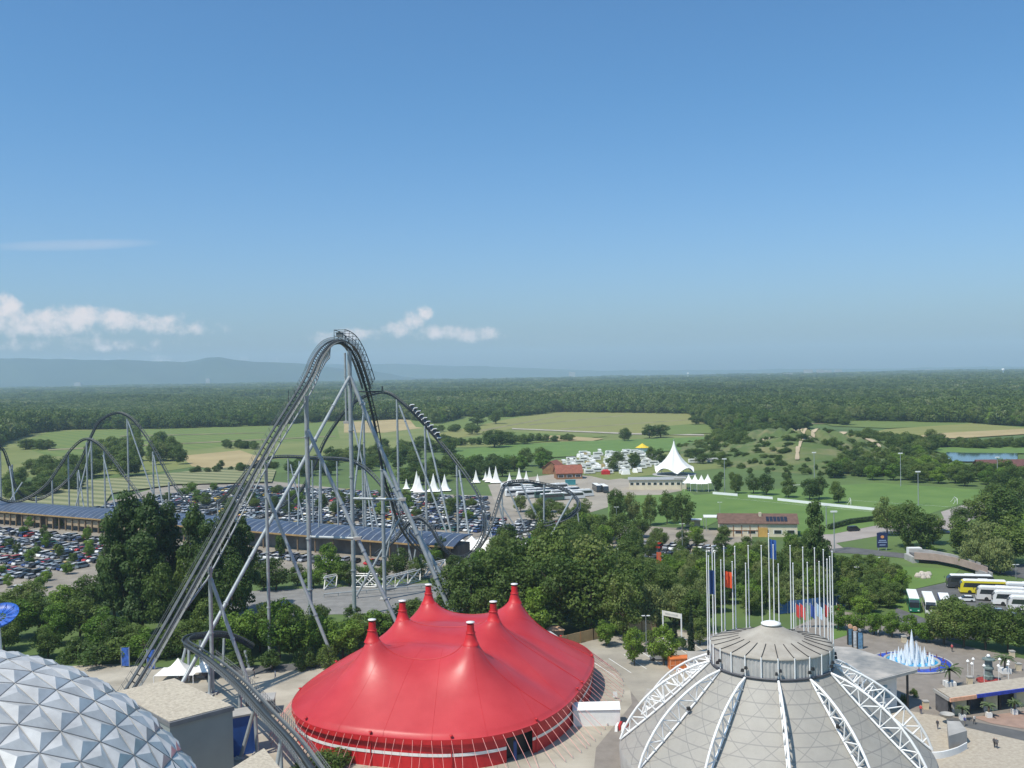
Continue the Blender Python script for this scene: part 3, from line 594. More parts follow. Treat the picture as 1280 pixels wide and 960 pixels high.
# columns
def column(top, foot, r, parent=coaster, name='support_column'):
    mb = MB(); top, foot = Vector(top), Vector(foot); r = r*.88; mb.tube([foot, top], r, 12)
    n = int((top-foot).length/12); d = (top-foot).normalized()
    for i in range(1, n+1): p = foot+d*(i*12); mb.tube([p-d*.12, p+d*.12], r*1.35, 12)
    c = obj(name, mb, M_steel, parent); b = MB(); b.box((foot.x, foot.y, foot.z-.2), (r*5, r*5, .6)); b.lathe((foot.x, foot.y, foot.z+.4), [(r*1.8, 0), (r*1.8, .12), (0, .12)], 12); obj('footing', b, M_conc, c); return c
def vcol(px, py, D, r, foot=0, dz=-1.0):
    p = at(px, py, D); column((p.x, p.y, p.z+dz), (p.x, p.y, foot), r); return p
perp = Vector((.957, -.29, 0))
c1 = Vector((-60,196,0)); c2 = Vector((-53.8,217,0)); c3 = Vector((-48.4,234.6,0)); c4 = Vector((-41.7,257,0)); c5 = Vector((-36.3,276,0))
column(c1+Vector((0,0,25)), c1, .45); column(c1+Vector((0,0,23)), c1+perp*9.2, .42)
column(c2+Vector((0,0,43.2)), c2, .42); column(c2+Vector((0,0,37)), c2+perp*16, .42)
column(c3+Vector((0,0,57.5)), c3, .62); column(c3+Vector((0,0,50)), c3+perp*24.5, .52)
column(c4+Vector((0,0,68.5)), c4, .62); column(c4+Vector((-1.2,.4,68)), c4+Vector((-1.2,.4,50)), .3); column(c4+Vector((0,0,62)), c4+perp*27.5, .6)
column(c5+Vector((0,0,37)), c5, .6); column(c5+Vector((0,0,36.5)), c5+perp*21, .55)
column(c4+Vector((0,0,62)), Vector((-66,188.5,0)), .48, name='long_brace')
for (a, b, z) in ((c3, c3+perp*24.5*(1-24.4/50), 24.4), (c4, c4+perp*27.5*(1-30.5/62), 30.5)):
    column(Vector((a.x, a.y, z)), Vector((b.x, b.y, z)), .4, name='cross_beam').children[0].name = 'end_plate'
for px, py in ((85,562),(108,550),(130,560),(65,595),(45,618)): vcol(px, py, 454, .42)
for px, py in ((114,548),(159,521),(191,562),(211,600),(97,588)): vcol(px, py, 468, .45)
vcol(15,578,456,.42); vcol(0,562,453,.42); vcol(-8,590,440,.4)
for (tx, ty, fx, D) in ((116,545,92,470),(160,524,200,466),(129,566,148,450),(98,585,106,471),(192,566,206,462),(12,580,22,455),(28,600,-4,455)):
    t = at(tx, ty, D); f = G(fx, 0.018*(640-fx)+466+62*FOC/(D-8)); column((t.x, t.y, t.z-1), (f.x, f.y, 0), .36)
for px, py, D in ((331,573,381),(360,570,371),(390,572,365),(421,573,360),(453,582,352),(272,627,420)): vcol(px, py, D, .34)
for (tx, ty, fx, D) in ((363,577,387,371),(374,573,372,367),(456,586,470,352),(400,574,398,362)):
    t = at(tx, ty, D); f = G(fx, 0.018*(640-fx)+466+62*FOC/(D-6)); column((t.x, t.y, t.z-1), (f.x, f.y, 0), .3)
for px, py, D in ((454,496,394),(496,496,388),(531,529,383),(571,578,374),(400,560,402)): vcol(px, py, D, .48)
for (tx, ty, fx, D) in ((456,500,436,394),(499,503,561,387),(534,535,566,382),(574,584,588,373),(437,508,475,396),(604,635,622,350)):
    t = at(tx, ty, D); f = G(fx, 0.018*(640-fx)+466+62*FOC/(D-10)); column((t.x, t.y, t.z-1), (f.x, f.y, 0), .42)
for (tx, ty, fx, fy, r) in ((627,612,631,690,.3),(622,625,640,694,.3),(633,606,662,672,.34),(650,602,686,676,.4),(680,606,680,690,.36),(716,620,672,700,.4),(724,634,700,668,.4),(722,640,726,672,.3),(610,650,618,690,.3),(606,664,628,684,.34),(626,630,646,662,.32),(527,648,527,702,.3),(510,652,512,704,.25),(505,656,516,706,.25),(568,696,574,716,.3),(576,700,566,716,.3),(582,699,590,712,.3),(545,672,552,702,.3),(500,648,444,748,.36),(494,640,478,722,.34),(520,684,515,716,.3),(486,616,500,700,.32)):
    f = G(fx, fy); t = at(tx, ty, f.y+1); column(t, (f.x, f.y, 0), r)
for (tx, ty, fx, fy) in ((300,856,300,925),(318,874,322,945),(262,822,262,870),(246,812,236,846),(232,803,222,850),(236,800,236,838),(250,793,252,846),(280,791,279,832),(350,908,352,975),(352,910,342,982),(318,876,300,950),(306,806,312,838)):
    f = G(fx, fy); t = at(tx, ty, f.y+1); column(Vector((t.x, t.y, t.z-1.2)), (f.x, f.y, 0), .36)
# crest cage and service platforms
cage = MB(); pr = P_lift; FR = frames(pr); i0 = min(range(len(pr)//2), key=lambda i: (pr[i]-Vector((-43.0,252.5,71))).length)
i1_ = min(range(len(pr)//2), key=lambda i: (pr[i]-Vector((-38.9,267,59.5))).length); rg_ = list(range(i0-2, i1_+1, 5))
for sgn in (-1, 1):
    cage.tube([pr[i]+FR[i][1]*sgn*1.5+FR[i][2]*2.6 for i in rg_], .11, 5)
    cage.tube([pr[i]+FR[i][1]*sgn*1.5+FR[i][2]*1.1 for i in rg_], .08, 5)
for i in rg_: cage.tube([pr[i]+FR[i][1]*-1.5-FR[i][2]*.4, pr[i]+FR[i][1]*-1.5+FR[i][2]*2.6, pr[i]+FR[i][1]*1.5+FR[i][2]*2.6, pr[i]+FR[i][1]*1.5-FR[i][2]*.4], .09, 5)
obj('crest_cage', cage, M_track, coaster)
pb = MB(); e = pr[i1_]; pb.box((e.x+.6, e.y, e.z-1.6), (7.5, 2.6, .3)); pb.box((e.x+4.2, e.y, e.z-1.3), (.12, 2.6, 1.2)); pb.tube([(e.x-3, e.y, e.z-1.5), (c4.x+.4, c4.y, 53)], .25, 6); obj('service_platform', pb, M_track, coaster)
pb = MB(); pb.box((-43.2, 252, 71.9), (1.6, 1.6, 1.0)); pb.box((-43.2, 252, 72.9), (1.9, 1.9, .12), mi=1); obj('motor_box', pb, [M_walk, M_dark], coaster)
pb = MB(); q = Vector((-49.0,231,57.6)); pb.box((q.x-2.0, q.y, q.z-2), (1.6, 1.4, .15)); 
for dx in (-.75, .75): pb.tube([(q.x-2+dx, q.y, q.z-2), (q.x-2+dx, q.y, q.z+1.4)], .08, 5)
obj('service_platform', pb, M_track, coaster)
# brake-run lattice beyond the tent
lt = thing('steel_lattice', G(480, 742), 'white zigzag steel lattice lying beside the road under the coaster', 'lattice'); mb = MB()
for (x0, x1, y0, y1, z0, n) in ((405,420,738,735,5,1),(440,470,735,735,6,2),(478,525,740,727,6,3),(530,556,722,716,7,2)):
    for i in range(n):
        a = G(x0+(x1-x0)*i/n, y0+(y1-y0)*i/n); b = G(x0+(x1-x0)*(i+1)/n, y0+(y1-y0)*(i+1)/n); D = a.y; c = []
        for zz in (.3, 3.6):
            for q, dy in ((a, 0), (b, 0)): 
                for yy in (0, 3.0): c.append(Vector((q.x, q.y+yy, zz)))
        mid = (a+b)/2
        for (p_, q_) in ((0,6),(2,4),(0,2),(4,6),(1,7),(3,5),(1,3),(5,7),(4,5),(6,7),(0,5),(2,7)): mb.tube([c[p_], c[q_]], .17, 5)
a, b = G(405, 747), G(560, 733)
obj('lattice_frame', mb, mat('white painted steel', (.62,.62,.60), .5, .1, var=.06), lt)
mb = MB(); mb.tube([Vector((a.x, a.y, 1.0)), Vector((b.x, b.y, 1.0))], .18, 5)
for i in range(10): p = a.lerp(b, i/9); mb.tube([p, p+Vector((0,0,1))], .12, 5)
obj('handrail', mb, M_steel, lt)
# train
tr = thing('coaster_train', P_E[0], 'long black coaster train with white headrests running down the second hill', 'train')
FE_ = frames(P_E); ia = min(range(len(P_E)), key=lambda i: abs(proj(P_E[i])[0]-512)+abs(proj(P_E[i])[1]-513)); ib = min(range(len(P_E)), key=lambda i: abs(proj(P_E[i])[0]-548)+abs(proj(P_E[i])[1]-549))
tr.location = P_E[ia]
M_tb = mat('train black shell', (.03,.03,.035), .3, var=.1); M_tw = mat('train white trim', (.8,.8,.78), .4, var=.04)
def interp(f):
    i = min(int(f), len(P_E)-2); t = f-i; return P_E[i].lerp(P_E[i+1], t), FE_[i]
for k in range(9):
    p, (t, s, u) = interp(ia+(ib-ia)*(k+.5)/9); mb = MB()
    def pt(a, b, c): return p+t*a+s*b+u*c
    L2 = 1.05 if k else 1.3
    prof = [(-L2,.25),(-L2,1.0),(-.5,1.15),(.2,.85),(L2,.7),(L2,.25)]
    mb.loft([[pt(a, -1.15, c) for a, c in prof], [pt(a, 1.15, c) for a, c in prof]]); car_ = obj('train_car', mb, M_tb, tr)
    m2 = MB()
    for b in (-.85, -.3, .3, .85):
        m2.loft([[pt(-.75, b-.2, 1.0), pt(-.75, b+.2, 1.0), pt(-.5, b+.2, 1.0), pt(-.5, b-.2, 1.0)], [pt(-.85, b-.2, 1.9), pt(-.85, b+.2, 1.9), pt(-.62, b+.2, 1.9), pt(-.62, b-.2, 1.9)]])
    obj('seat', m2, M_tb if k % 2 else M_dark, car_)
    m3 = MB(); m3.loft([[pt(L2-.25, -1.2, .9), pt(L2+.02, -1.2, .72), pt(L2+.02, -1.2, .45), pt(L2-.4, -1.2, .6)], [pt(L2-.25, 1.2, .9), pt(L2+.02, 1.2, .72), pt(L2+.02, 1.2, .45), pt(L2-.4, 1.2, .6)]]); m3.loft([[pt(-.92,-1.1,1.5),pt(-.92,-1.1,1.95),pt(-.55,-1.1,1.95)],[pt(-.92,1.1,1.5),pt(-.92,1.1,1.95),pt(-.55,1.1,1.95)]]); m3.loft([[pt(-L2+.05, -1.15, .95), pt(-L2+.35, -1.15, .95), pt(-L2+.35, -1.15, 1.75), pt(-L2+.05, -1.15, 1.75)], [pt(-L2+.05, 1.15, .95), pt(-L2+.35, 1.15, .95), pt(-L2+.35, 1.15, 1.75), pt(-L2+.05, 1.15, 1.75)]]); obj('white_trim', m3, M_tw, car_)
# ================================================================ RED TENT
M_red = mat('red tent fabric', (.40,.024,.03), .40, var=0, col2=(.53,.055,.06), scale=.10, spec=.35, detail=12, bump=.2, lo=.3, hi=.72)
M_redd = mat('red skirt fabric', (.50,.012,.016), .55, var=.10, scale=.6)
M_cap = mat('white mast cap', (.75,.74,.72), .4, var=.05)
TC = Vector((-12.3, 188.8, 0)); ta = Vector((.28,.96,0)); tb = Vector((.96,-.28,0)); EAVE = 5.0
def souter(a, gx=0):
    n = 2.7; c, s = math.cos(a), math.sin(a); r = (abs(c)**n+abs(s)**n)**(-1/n); return TC+tb*(25.4+gx)*c*r+ta*(33+gx)*s*r
def peak(px, py, D): p = at(px, py, D); return Vector((p.x, p.y, 0))
PK = [peak(465,775,172), peak(588,780,169), peak(503,753,186), peak(616.5,755,184), peak(535.5,735,200), peak(643,735,199)]
gs = .5; nx = 150; X0, Y0 = TC.x-37.5, TC.y-37.5
gx, gy = np.meshgrid(X0+np.arange(nx)*gs, Y0+np.arange(nx)*gs, indexing='ij')
du = ((gx-TC.x)*tb.x+(gy-TC.y)*tb.y)/25.4; dv = ((gx-TC.x)*ta.x+(gy-TC.y)*ta.y)/33; ins = (abs(du)**2.7+abs(dv)**2.7) < 1
Hh = np.where(ins, 9.0, EAVE); fix = ~ins; MH = 16.6
for p in PK: q = (gx-p.x)**2+(gy-p.y)**2 < 1.35**2; Hh[q] = MH; fix |= q
for it in range(5000):
    n = .25*(np.roll(Hh,1,0)+np.roll(Hh,-1,0)+np.roll(Hh,1,1)+np.roll(Hh,-1,1)); Hh = np.where(fix, Hh, n+(.0022 if it > 0 else 0)*0)
k_ = (Hh-EAVE)/(MH-EAVE); 
zz = EAVE+(MH-EAVE)*np.where(ins, 1.0*k_**.96, 0)
# valley gutters between the rows of masts
for f in (0.5, 1.5):
    row = dv*33; yv = ((PK[2]-PK[0]).dot(ta))
    y0 = (PK[0]-TC).dot(ta)*.5+(PK[1]-TC).dot(ta)*.5+yv*f+1.0
    zz -= np.where(ins, .7*np.exp(-((row-y0)/2.2)**2)*np.clip((1-abs(du))*3, 0, 1), 0)
def th(x, y):
    i = (x-X0)/gs; j = (y-Y0)/gs; a, b = int(i), int(j); s, t = i-a, j-b
    return (zz[a,b]*(1-s)*(1-t)+zz[a+1,b]*s*(1-t)+zz[a,b+1]*(1-s)*t+zz[a+1,b+1]*s*t)
tent = thing('circus_tent', TC, 'large red six-masted circus tent standing on pale gravel in the foreground', 'tent'); mb = MB()
na, nr = 220, 90; rows = []
for i in range(nr+1):
    v = i/nr; row = []
    for j in range(na):
        p = TC+(souter(2*math.pi*j/na)-TC)*v; z = th(p.x, p.y) if v < .985 else EAVE+ (0 if i == nr else .06); row.append((p.x, p.y, z))
    rows.append(row)
mb.loft(rows, smooth=True, cap=False); obj('roof', mb, M_red, tent)
mb = MB()
for j in range(na):
    a, b = souter(2*math.pi*j/na, -.5), souter(2*math.pi*(j+1)/na, -.5)
    mid = (a+b)/2; px = proj((mid.x, mid.y, 2))[0]
    if 632 < px < 664 and mid.y < 180: continue
    wv = .12*math.sin(j*2.1)
    mb.add([(a.x, a.y, .0), (b.x, b.y, 0), (b.x, b.y, EAVE-.02), (a.x, a.y, EAVE-.02)], [(0,1,2,3)])
obj('skirt', mb, M_redd, tent)
mb = MB(); v1 = MB()
for j in range(na):
    a, b = souter(2*math.pi*j/na, -.42), souter(2*math.pi*(j+1)/na, -.42)
    px = proj((a.x, a.y, 2))[0]
    if not (632 < px < 664 and a.y < 180): mb.add([(a.x, a.y, 2.15), (b.x, b.y, 2.15), (b.x, b.y, 2.65), (a.x, a.y, 2.65)], [(0,1,2,3)])
    a, b = souter(2*math.pi*j/na, .05), souter(2*math.pi*(j+1)/na, .05); dr = .75 if j % 2 else .95
    v1.add([(a.x, a.y, EAVE-.8), (b.x, b.y, EAVE-.8), (b.x, b.y, EAVE+.02), (a.x, a.y, EAVE+.02)], [(0,1,2,3)])
obj('white_band', mb, M_cap, tent); obj('valance', v1, M_redd, tent)
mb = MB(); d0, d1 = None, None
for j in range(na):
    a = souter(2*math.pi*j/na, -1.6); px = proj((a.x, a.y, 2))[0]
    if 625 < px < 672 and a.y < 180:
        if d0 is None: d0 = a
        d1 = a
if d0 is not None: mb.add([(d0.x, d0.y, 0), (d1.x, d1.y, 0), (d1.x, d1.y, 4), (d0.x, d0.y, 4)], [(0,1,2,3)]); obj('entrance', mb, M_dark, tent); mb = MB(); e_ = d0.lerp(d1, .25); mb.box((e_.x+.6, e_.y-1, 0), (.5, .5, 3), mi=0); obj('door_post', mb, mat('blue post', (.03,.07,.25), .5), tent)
for i, p in enumerate(PK):
    mb = MB(); mb.lathe((p.x, p.y, MH-.5), [(1.45,0),(1.3,.35),(1.22,.4),(.95,1.2),(.68,2.1),(.6,2.9),(.6,3.5)], 20); mb.lathe((p.x, p.y, MH+1.5), [(.84,0),(.86,.12),(.78,.2)], 20)
    c = obj('mast_cone', mb, M_redd, tent); mb = MB(); mb.lathe((p.x, p.y, MH+3.0), [(.6,0.25),(.72,.28),(.72,.42),(0,.5)], 20); obj('mast_cap', mb, M_cap, c)
M_rope = mat('pink guy rope', (.75,.33,.30), .7, var=.1); mb = MB(); st = MB(); po = MB()
for j in range(0, 110):
    a = 2*math.pi*j/110; e = souter(a, 0); g = souter(a+random.choice((-.012,.012,.02)), 3.6 if math.cos(a) < .55 else 5.6); mb.tube([(e.x, e.y, EAVE-.05), (g.x, g.y, .1)], .035, 4, cap=False)
    st.tube([(g.x, g.y, -.1), (g.x, g.y, .5)], .06, 5)
    if j % 9 == 0: q = souter(a, -.3); po.tube([(q.x, q.y, 0), (q.x, q.y, EAVE+.55)], .09, 6); po.lathe((q.x, q.y, EAVE+.5), [(.28,0),(.28,.12),(0,.14)], 8)
obj('guy_ropes', mb, M_rope, tent); obj('ground_stakes', st, M_steel, tent); obj('eave_poles', po, M_redd, tent)
# seam cords running down the roof along each mast row
for (a, b) in ((0,1),(2,3),(4,5)):
    mb = MB(); d = (PK[b]-PK[a]).normalized(); pts_ = []
    for s in np.linspace(-8, 45, 107):
        p = PK[a]+d*s
        dd = min((p-q).length for q in PK)
        uu = (p-TC).dot(tb)/25.4; vv = (p-TC).dot(ta)/33
        if abs(uu)**2.7+abs(vv)**2.7 < .985 and dd > 1.2 and s > 1: pts_.append((p.x, p.y, th(p.x, p.y)+.04))
        elif pts_: 
            if len(pts_) > 3: mb.tube(pts_, .05, 4)
            pts_ = []
    if len(pts_) > 3: mb.tube(pts_, .05, 4)
    obj('roof_seam', mb, M_redd, tent)
mb = MB()
for j in range(0, 220, 11):
    run = []
    for v in np.linspace(.999, .45, 26):
        p = TC+(souter(2*math.pi*j/220)-TC)*v; run.append((p.x, p.y, th(p.x, p.y)+.015 if v < .985 else EAVE+.07))
    mb.tube(run, .022, 3, cap=False)
obj('panel_welds', mb, M_redd, tent)
# service container beside the tent
p = G(746, 908); t = thing('white_container', p, 'long white pitched roof service cabin docked to the right side of the red tent', 'cabin'); mb = MB()
mb.box((p.x, p.y+1.6, 0), (8.2, 3, 2.9), .02); obj('wall', mb, M_white, t); mb = MB(); mb.loft([[(p.x-4.2, p.y-.15, 2.9), (p.x-4.2, p.y+1.6, 3.8), (p.x-4.2, p.y+3.3, 2.9)], [(p.x+4.2, p.y-.05, 2.9), (p.x+4.2, p.y+1.7, 3.8), (p.x+4.2, p.y+3.4, 2.9)]]); obj('roof', mb, mat('white sheet roof', (.8,.8,.8), .35, var=.04), t)
# ================================================================ TRUSSED EVENT DOME (right)
DC = Vector((at(964, 800, 153).x, 153, 0)); dome = thing('event_dome', DC, 'pale round event hall with white arched trusses and a flagpole crown', 'dome')
def polarmat():
    m = bpy.data.materials.new('panelled dome roofing'); m.use_nodes = True; t = m.node_tree; b = t.nodes['Principled BSDF']; b.inputs['Roughness'].default_value = .6
    co = t.nodes.new('ShaderNodeTexCoord'); s = t.nodes.new('ShaderNodeSeparateXYZ'); t.links.new(co.outputs['Object'], s.inputs[0])
    a = mth('ARCTAN2', s.outputs[1], s.outputs[0], tree=t); rr = mth('SQRT', mth('ADD', mth('MULTIPLY', s.outputs[0], s.outputs[0], tree=t), mth('MULTIPLY', s.outputs[1], s.outputs[1], tree=t), tree=t), tree=t)
    def line(v, k, w):
        f = mth('FRACT', mth('MULTIPLY', v, k, tree=t), tree=t); return mth('LESS_THAN', mth('ABSOLUTE', mth('SUBTRACT', f, .5, tree=t), tree=t), w, tree=t)
    k = 48/6.28318
    l = mth('MAXIMUM', line(rr, 1/1.55, .045, ), mth('MAXIMUM', line(mth('ADD', a, mth('MULTIPLY', rr, .0845, tree=t), tree=t), k/2, .022), line(mth('SUBTRACT', a, mth('MULTIPLY', rr, .0845, tree=t), tree=t), k/2, .022), tree=t), tree=t)
    nzz = noise(.5, 6, co.outputs['Object'], t); cr = t.nodes.new('ShaderNodeMixRGB'); cr.inputs[1].default_value = (.25,.235,.21,1); cr.inputs[2].default_value = (.37,.35,.31,1); t.links.new(nzz, cr.inputs[0])
    mx = t.nodes.new('ShaderNodeMixRGB'); t.links.new(mth('MULTIPLY', l, .8, tree=t), mx.inputs[0]); t.links.new(cr.outputs[0], mx.inputs[1]); mx.inputs[2].default_value = (.2,.19,.18,1); t.links.new(mx.outputs[0], b.inputs['Base Color']); return m
def rz_(r): # lower roof height by radius
    t = (r-8.9)/(23.3-8.9); return 16.9-13.0*t-.35*math.sin(math.pi*t)
mb = MB(); mb.lathe(DC, [(r, rz_(r)) for r in np.linspace(8.8, 23.3, 16)], 96); obj('lower_roof', mb, polarmat(), dome)
mb = MB(); mb.lathe(DC, [(23.3, rz_(23.3)), (23.5, 3.4), (23.3, 0)], 96); obj('plinth', mb, M_conc, dome)
M_rib = mat('ribbed drum cladding', (.42,.41,.39), .5, var=.1, scale=.8)
mb = MB()
pr_ = []
for j in range(192):
    a = 2*math.pi*j/192; r = 8.9+(.09 if j % 2 else 0); pr_.append((DC.x+r*math.cos(a), DC.y+r*math.sin(a)))
mb.loft([[(x, y, 16.7) for x, y in pr_], [(x, y, 19.9) for x, y in pr_]], cap=False); drum = obj('drum_wall', mb, M_rib, dome)
mb = MB(); mb.lathe(DC, [(9.05,16.85),(9.3,16.85),(9.3,17.15),(9.05,17.15)], 96); obj('gutter', mb, mat('dark gutter', (.08,.08,.09), .5), drum)
M_rooft = mat('weathered beige roofing felt', (.29,.26,.22), .85, var=0, col2=(.39,.36,.31), scale=.35, detail=8)
mb = MB(); mb.lathe(DC, [(9.15,19.8),(9.15,19.98),(8.0,20.2),(6.4,20.55),(4.6,21.05),(3.0,21.7),(1.8,22.35),(1.1,22.8)], 96); cap_ = obj('upper_roof', mb, M_rooft, dome)
mb = MB(); mb.lathe(DC, [(1.1,22.7),(1.5,22.8),(1.5,23.0),(.9,23.2),(0,23.25)], 32); obj('skylight', mb, M_white, cap_)
M_truss = mat('white truss paint', (.80,.80,.79), .4, var=.04)
for k in range(24):  # roof standing seams and drum posts
    a = R(6-104.5+15*k); ca, sa = math.cos(a), math.sin(a); P3 = lambda r, z: (DC.x+ca*r, DC.y+sa*r, z)
    mb = MB(); mb.tube([P3(9.2,20.03), P3(8.0,20.25), P3(6.4,20.6), P3(4.9,21.0)], .07, 5); obj('roof_batten', mb, M_dark, cap_)
    mb = MB(); mb.tube([P3(9.15,17.0), P3(9.15,20.1)], .11, 6); dp = obj('drum_post', mb, M_truss, drum)
    mb = MB()
    for s_ in (-.28, .28): mb.box((P3(9.5,18+s_)[0]-sa*s_, P3(9.5,18+s_)[1]+ca*s_, 18+s_*.8), (.42, .42, .42), a, taper=.7)
    if k % 2 == 0: obj('floodlight', mb, M_dark, dp)
def truss(k):
    a = R(6-104.5+30*k); ca, sa = math.cos(a), math.sin(a)
    def P3(r, z, w=0): return Vector((DC.x+ca*r-sa*w, DC.y+sa*r+ca*w, z))
    n = 10; bot = []; top_ = []
    for i in range(n+1):
        t = i/n; r = 9.3+(23.3-9.3)*t; z = rz_(r)+.35
        hgt = 2.6*math.sin(math.pi*t)**.8 if 0 < i < n else 0.0
        bot.append(P3(r, z)); top_.append(P3(r, z)+Vector((ca*.68, sa*.68, .73))*hgt)
    mb = MB(); mb.tube(bot, .17, 8); mb.tube(top_, .19, 8)
    c = obj('truss', mb, M_truss, dome); mb = MB(); sd_ = Vector((-sa, ca, 0))
    for i in range(1, n):
        mb.tube([bot[i]-sd_*.1, top_[i]-sd_*.1], .1, 6); mb.tube([bot[i]+sd_*.3, top_[i]], .08, 6)
        if i < n-1: mb.tube([bot[i], top_[i+1]] if i % 2 else [top_[i], bot[i+1]], .1, 6)
    obj('web_bars', mb, M_truss, c)
    if k % 3 == 1 or k == 0: mb = MB(); q = bot[4]; mb.box((q.x, q.y-.5, q.z+.3), (.5,.4,.5), a); obj('spotlight', mb, M_dark, c)
for k in range(12): truss(k)
# ring of flagpoles
tallp = [(884,690),(891,683),(905.5,684),(919.5,684),(935.8,683),(952.6,683),(961.8,668),(988.4,683),(1004.4,685),(1019,686),(1030,688),(1041,690)]
shortp = [(886.4,696),(894,692),(901.6,701),(915.7,703),(932.7,705),(967.5,682),(973,706),(991.6,705),(1009.5,704),(1024.5,703),(1034.5,700),(1038,697)]
FL = {905.5: ((.75,.10,.03), 714, 734), 961.8: ((.03,.10,.32), 674, 698), 884: ((.03,.07,.2), 712, 742)}
allp = sorted([(p, 1) for p in tallp]+[(p, 0) for p in shortp])
for i, ((px, py), tall) in enumerate(allp):
    # on the back of the ring; x fixed by azimuth on a 9.9 m circle
    rr = 9.75 if tall else 9.4
    lo, hi = math.pi/2-.253-1.62, math.pi/2-.253+1.62; best = min(np.linspace(lo, hi, 400), key=lambda a: abs(proj((DC.x+rr*math.cos(a), DC.y+rr*math.sin(a), 26))[0]-px))
    p = Vector((DC.x+rr*math.cos(best), DC.y+rr*math.sin(best), 16.6)); top = at(px, py, p.y).z
    t = thing('flagpole', p, '%s white flagpole from the left behind the dome roof%s' % (nth(i), ', flying %s flag' % {905.5: 'orange red', 961.8: 'blue', 884: 'dark navy'}[px] if px in FL else ''), 'flagpole', 'flagpoles behind the dome roof')
    mb = MB(); mb.tube([p, (p.x, p.y, top)], .10, 8, r2=.07); obj('pole', mb, M_truss, t); mb = MB(); mb.lathe((p.x, p.y, top), [(.0,0),(.12,.05),(.12,.15),(0,.22)], 8); obj('finial', mb, M_truss, t)
    if px in FL:
        col, y1, y2 = FL[px]; z1, z2 = at(px, y1, p.y).z, at(px, y2, p.y).z; rows = []
        for s in range(9):
            q = s/8; rows.append([(p.x+.12+.95*q+.1*math.sin(s), p.y+.25*math.sin(s*1.3), z1+(z2-z1)*r_/4-.2*q) for r_ in range(5)])
        mb = MB(); mb.loft(rows, closed=False, cap=False, smooth=True); obj('flag', mb, mat('flag cloth %d' % px, col, .7, var=.1), t)
# ================================================================ SILVER GEODESIC DOME (left)
SC = Vector((-45.15, 73.95, 18.3)); SR = 23.1
M_alu = mat('brushed aluminium panels', (.58,.57,.55), .36, .25, var=.16, scale=.5, detail=9)
bm = bmesh.new(); b0 = bmesh.new(); bmesh.ops.create_icosphere(b0, subdivisions=1, radius=1.0); FQ = 10; vd = {}
def gv(p):
    p = p.normalized()*SR; k = (round(p.x, 3), round(p.y, 3), round(p.z, 3))
    if k not in vd: vd[k] = bm.verts.new(p)
    return vd[k]
for f in b0.faces:
    a_, b_, c_ = [v.co for v in f.verts]; g_ = lambda i, j: gv(a_+(b_-a_)*i/FQ+(c_-a_)*j/FQ)
    for i in range(FQ):
        for j in range(FQ-i):
            bm.faces.new((g_(i, j), g_(i+1, j), g_(i, j+1)))
            if i+j < FQ-1: bm.faces.new((g_(i+1, j), g_(i+1, j+1), g_(i, j+1)))
b0.free()
bm.transform(Matrix.Rotation(.35, 4, 'Z') @ Matrix.Rotation(.5, 4, 'X'))
for f in list(bm.faces):
    if f.calc_center_median().z < -SR*.8: bm.faces.remove(f)
r_ = bmesh.ops.poke(bm, faces=bm.faces[:], offset=0.0)
for v in r_['verts']: v.co = v.co.normalized()*(SR+.28)
me = bpy.data.meshes.new('panel_shell'); bm.to_mesh(me); bm.free(); me.materials.append(M_alu)
sph = thing('geodesic_dome', (SC.x, SC.y, 0), 'huge silver geodesic dome of faceted pyramid panels in the lower left corner', 'dome')
o = bpy.data.objects.new('panel_shell', me); o.location = (0, 0, SC.z); finish(o, sph)
mb = MB(); bm = bmesh.new(); bm.from_mesh(me)
base = set(); 
for e in bm.edges:
    if all(abs(v.co.length-SR) < .05 for v in e.verts) and e.verts[0].co.z > -4: mb.tube([SC+e.verts[0].co*1.0012, SC+e.verts[1].co*1.0012], .03, 4, cap=False)
bm.free(); obj('joint_strips', mb, mat('grey joint strips', (.22,.22,.22), .5, .3), sph)
# ================================================================ GREY FLAT-ROOF HALL
z = 12.0; Q = [G(218,847,z), G(293,882,z), G(212,903,z)]; Q.append(Q[0]+Q[2]-Q[1]); cc = (Q[0]+Q[2])/2
hall = thing('flat_roof_hall', (cc.x, cc.y, 0), 'grey flat-roofed hall with beige gravel roof tucked behind the silver dome', 'building')
M_hall = mat('grey green render', (.235,.255,.25), .8, var=.06, scale=.2)
mb = MB(); mb.prism([cc+(q-cc)*.97 for q in Q], 0, z-.55); obj('wall', mb, M_hall, hall)
mb = MB(); mb.prism(Q, z-.75, z-.1); rf = obj('fascia', mb, mat('dark fascia', (.16,.16,.17), .6), hall)
mb = MB(); mb.prism([cc+(q-cc)*.965 for q in Q], z-.09, z+.02); obj('gravel_roof', mb, mat('beige gravel roof', (.36,.31,.24), .95, var=0, col2=(.52,.46,.36), scale=2.2, detail=5, bump=.4), rf)
z = 9.0; Q = [G(330,935,z), G(352,962,z), G(330,1010,z), G(250,985,z)]; cc = sum(Q, Vector())/4
h2 = thing('flat_roof_annex', (cc.x, cc.y, 0), 'low annex with beige gravel roof at the bottom edge beside the coaster track', 'building')
mb = MB(); mb.prism([cc+(q-cc)*.96 for q in Q], 0, z-.3); obj('wall', mb, M_hall, h2); mb = MB(); mb.prism(Q, z-.3, z); obj('roof', mb, _mc['beige gravel roof'], h2)
p = G(298, 905, 5); t = thing('blue_booth', (p.x, p.y+1, 0), 'blue booth wedged between grey hall and coaster track', 'booth'); mb = MB(); mb.box((p.x, p.y+1, 0), (4.2, 3.4, 6.4), .5); obj('wall', mb, mat('blue sheet', (.02,.09,.34), .5), t); mb = MB(); mb.box((p.x, p.y+1, 6.4), (4.6, 3.8, .3), .5); obj('roof', mb, M_conc, t)
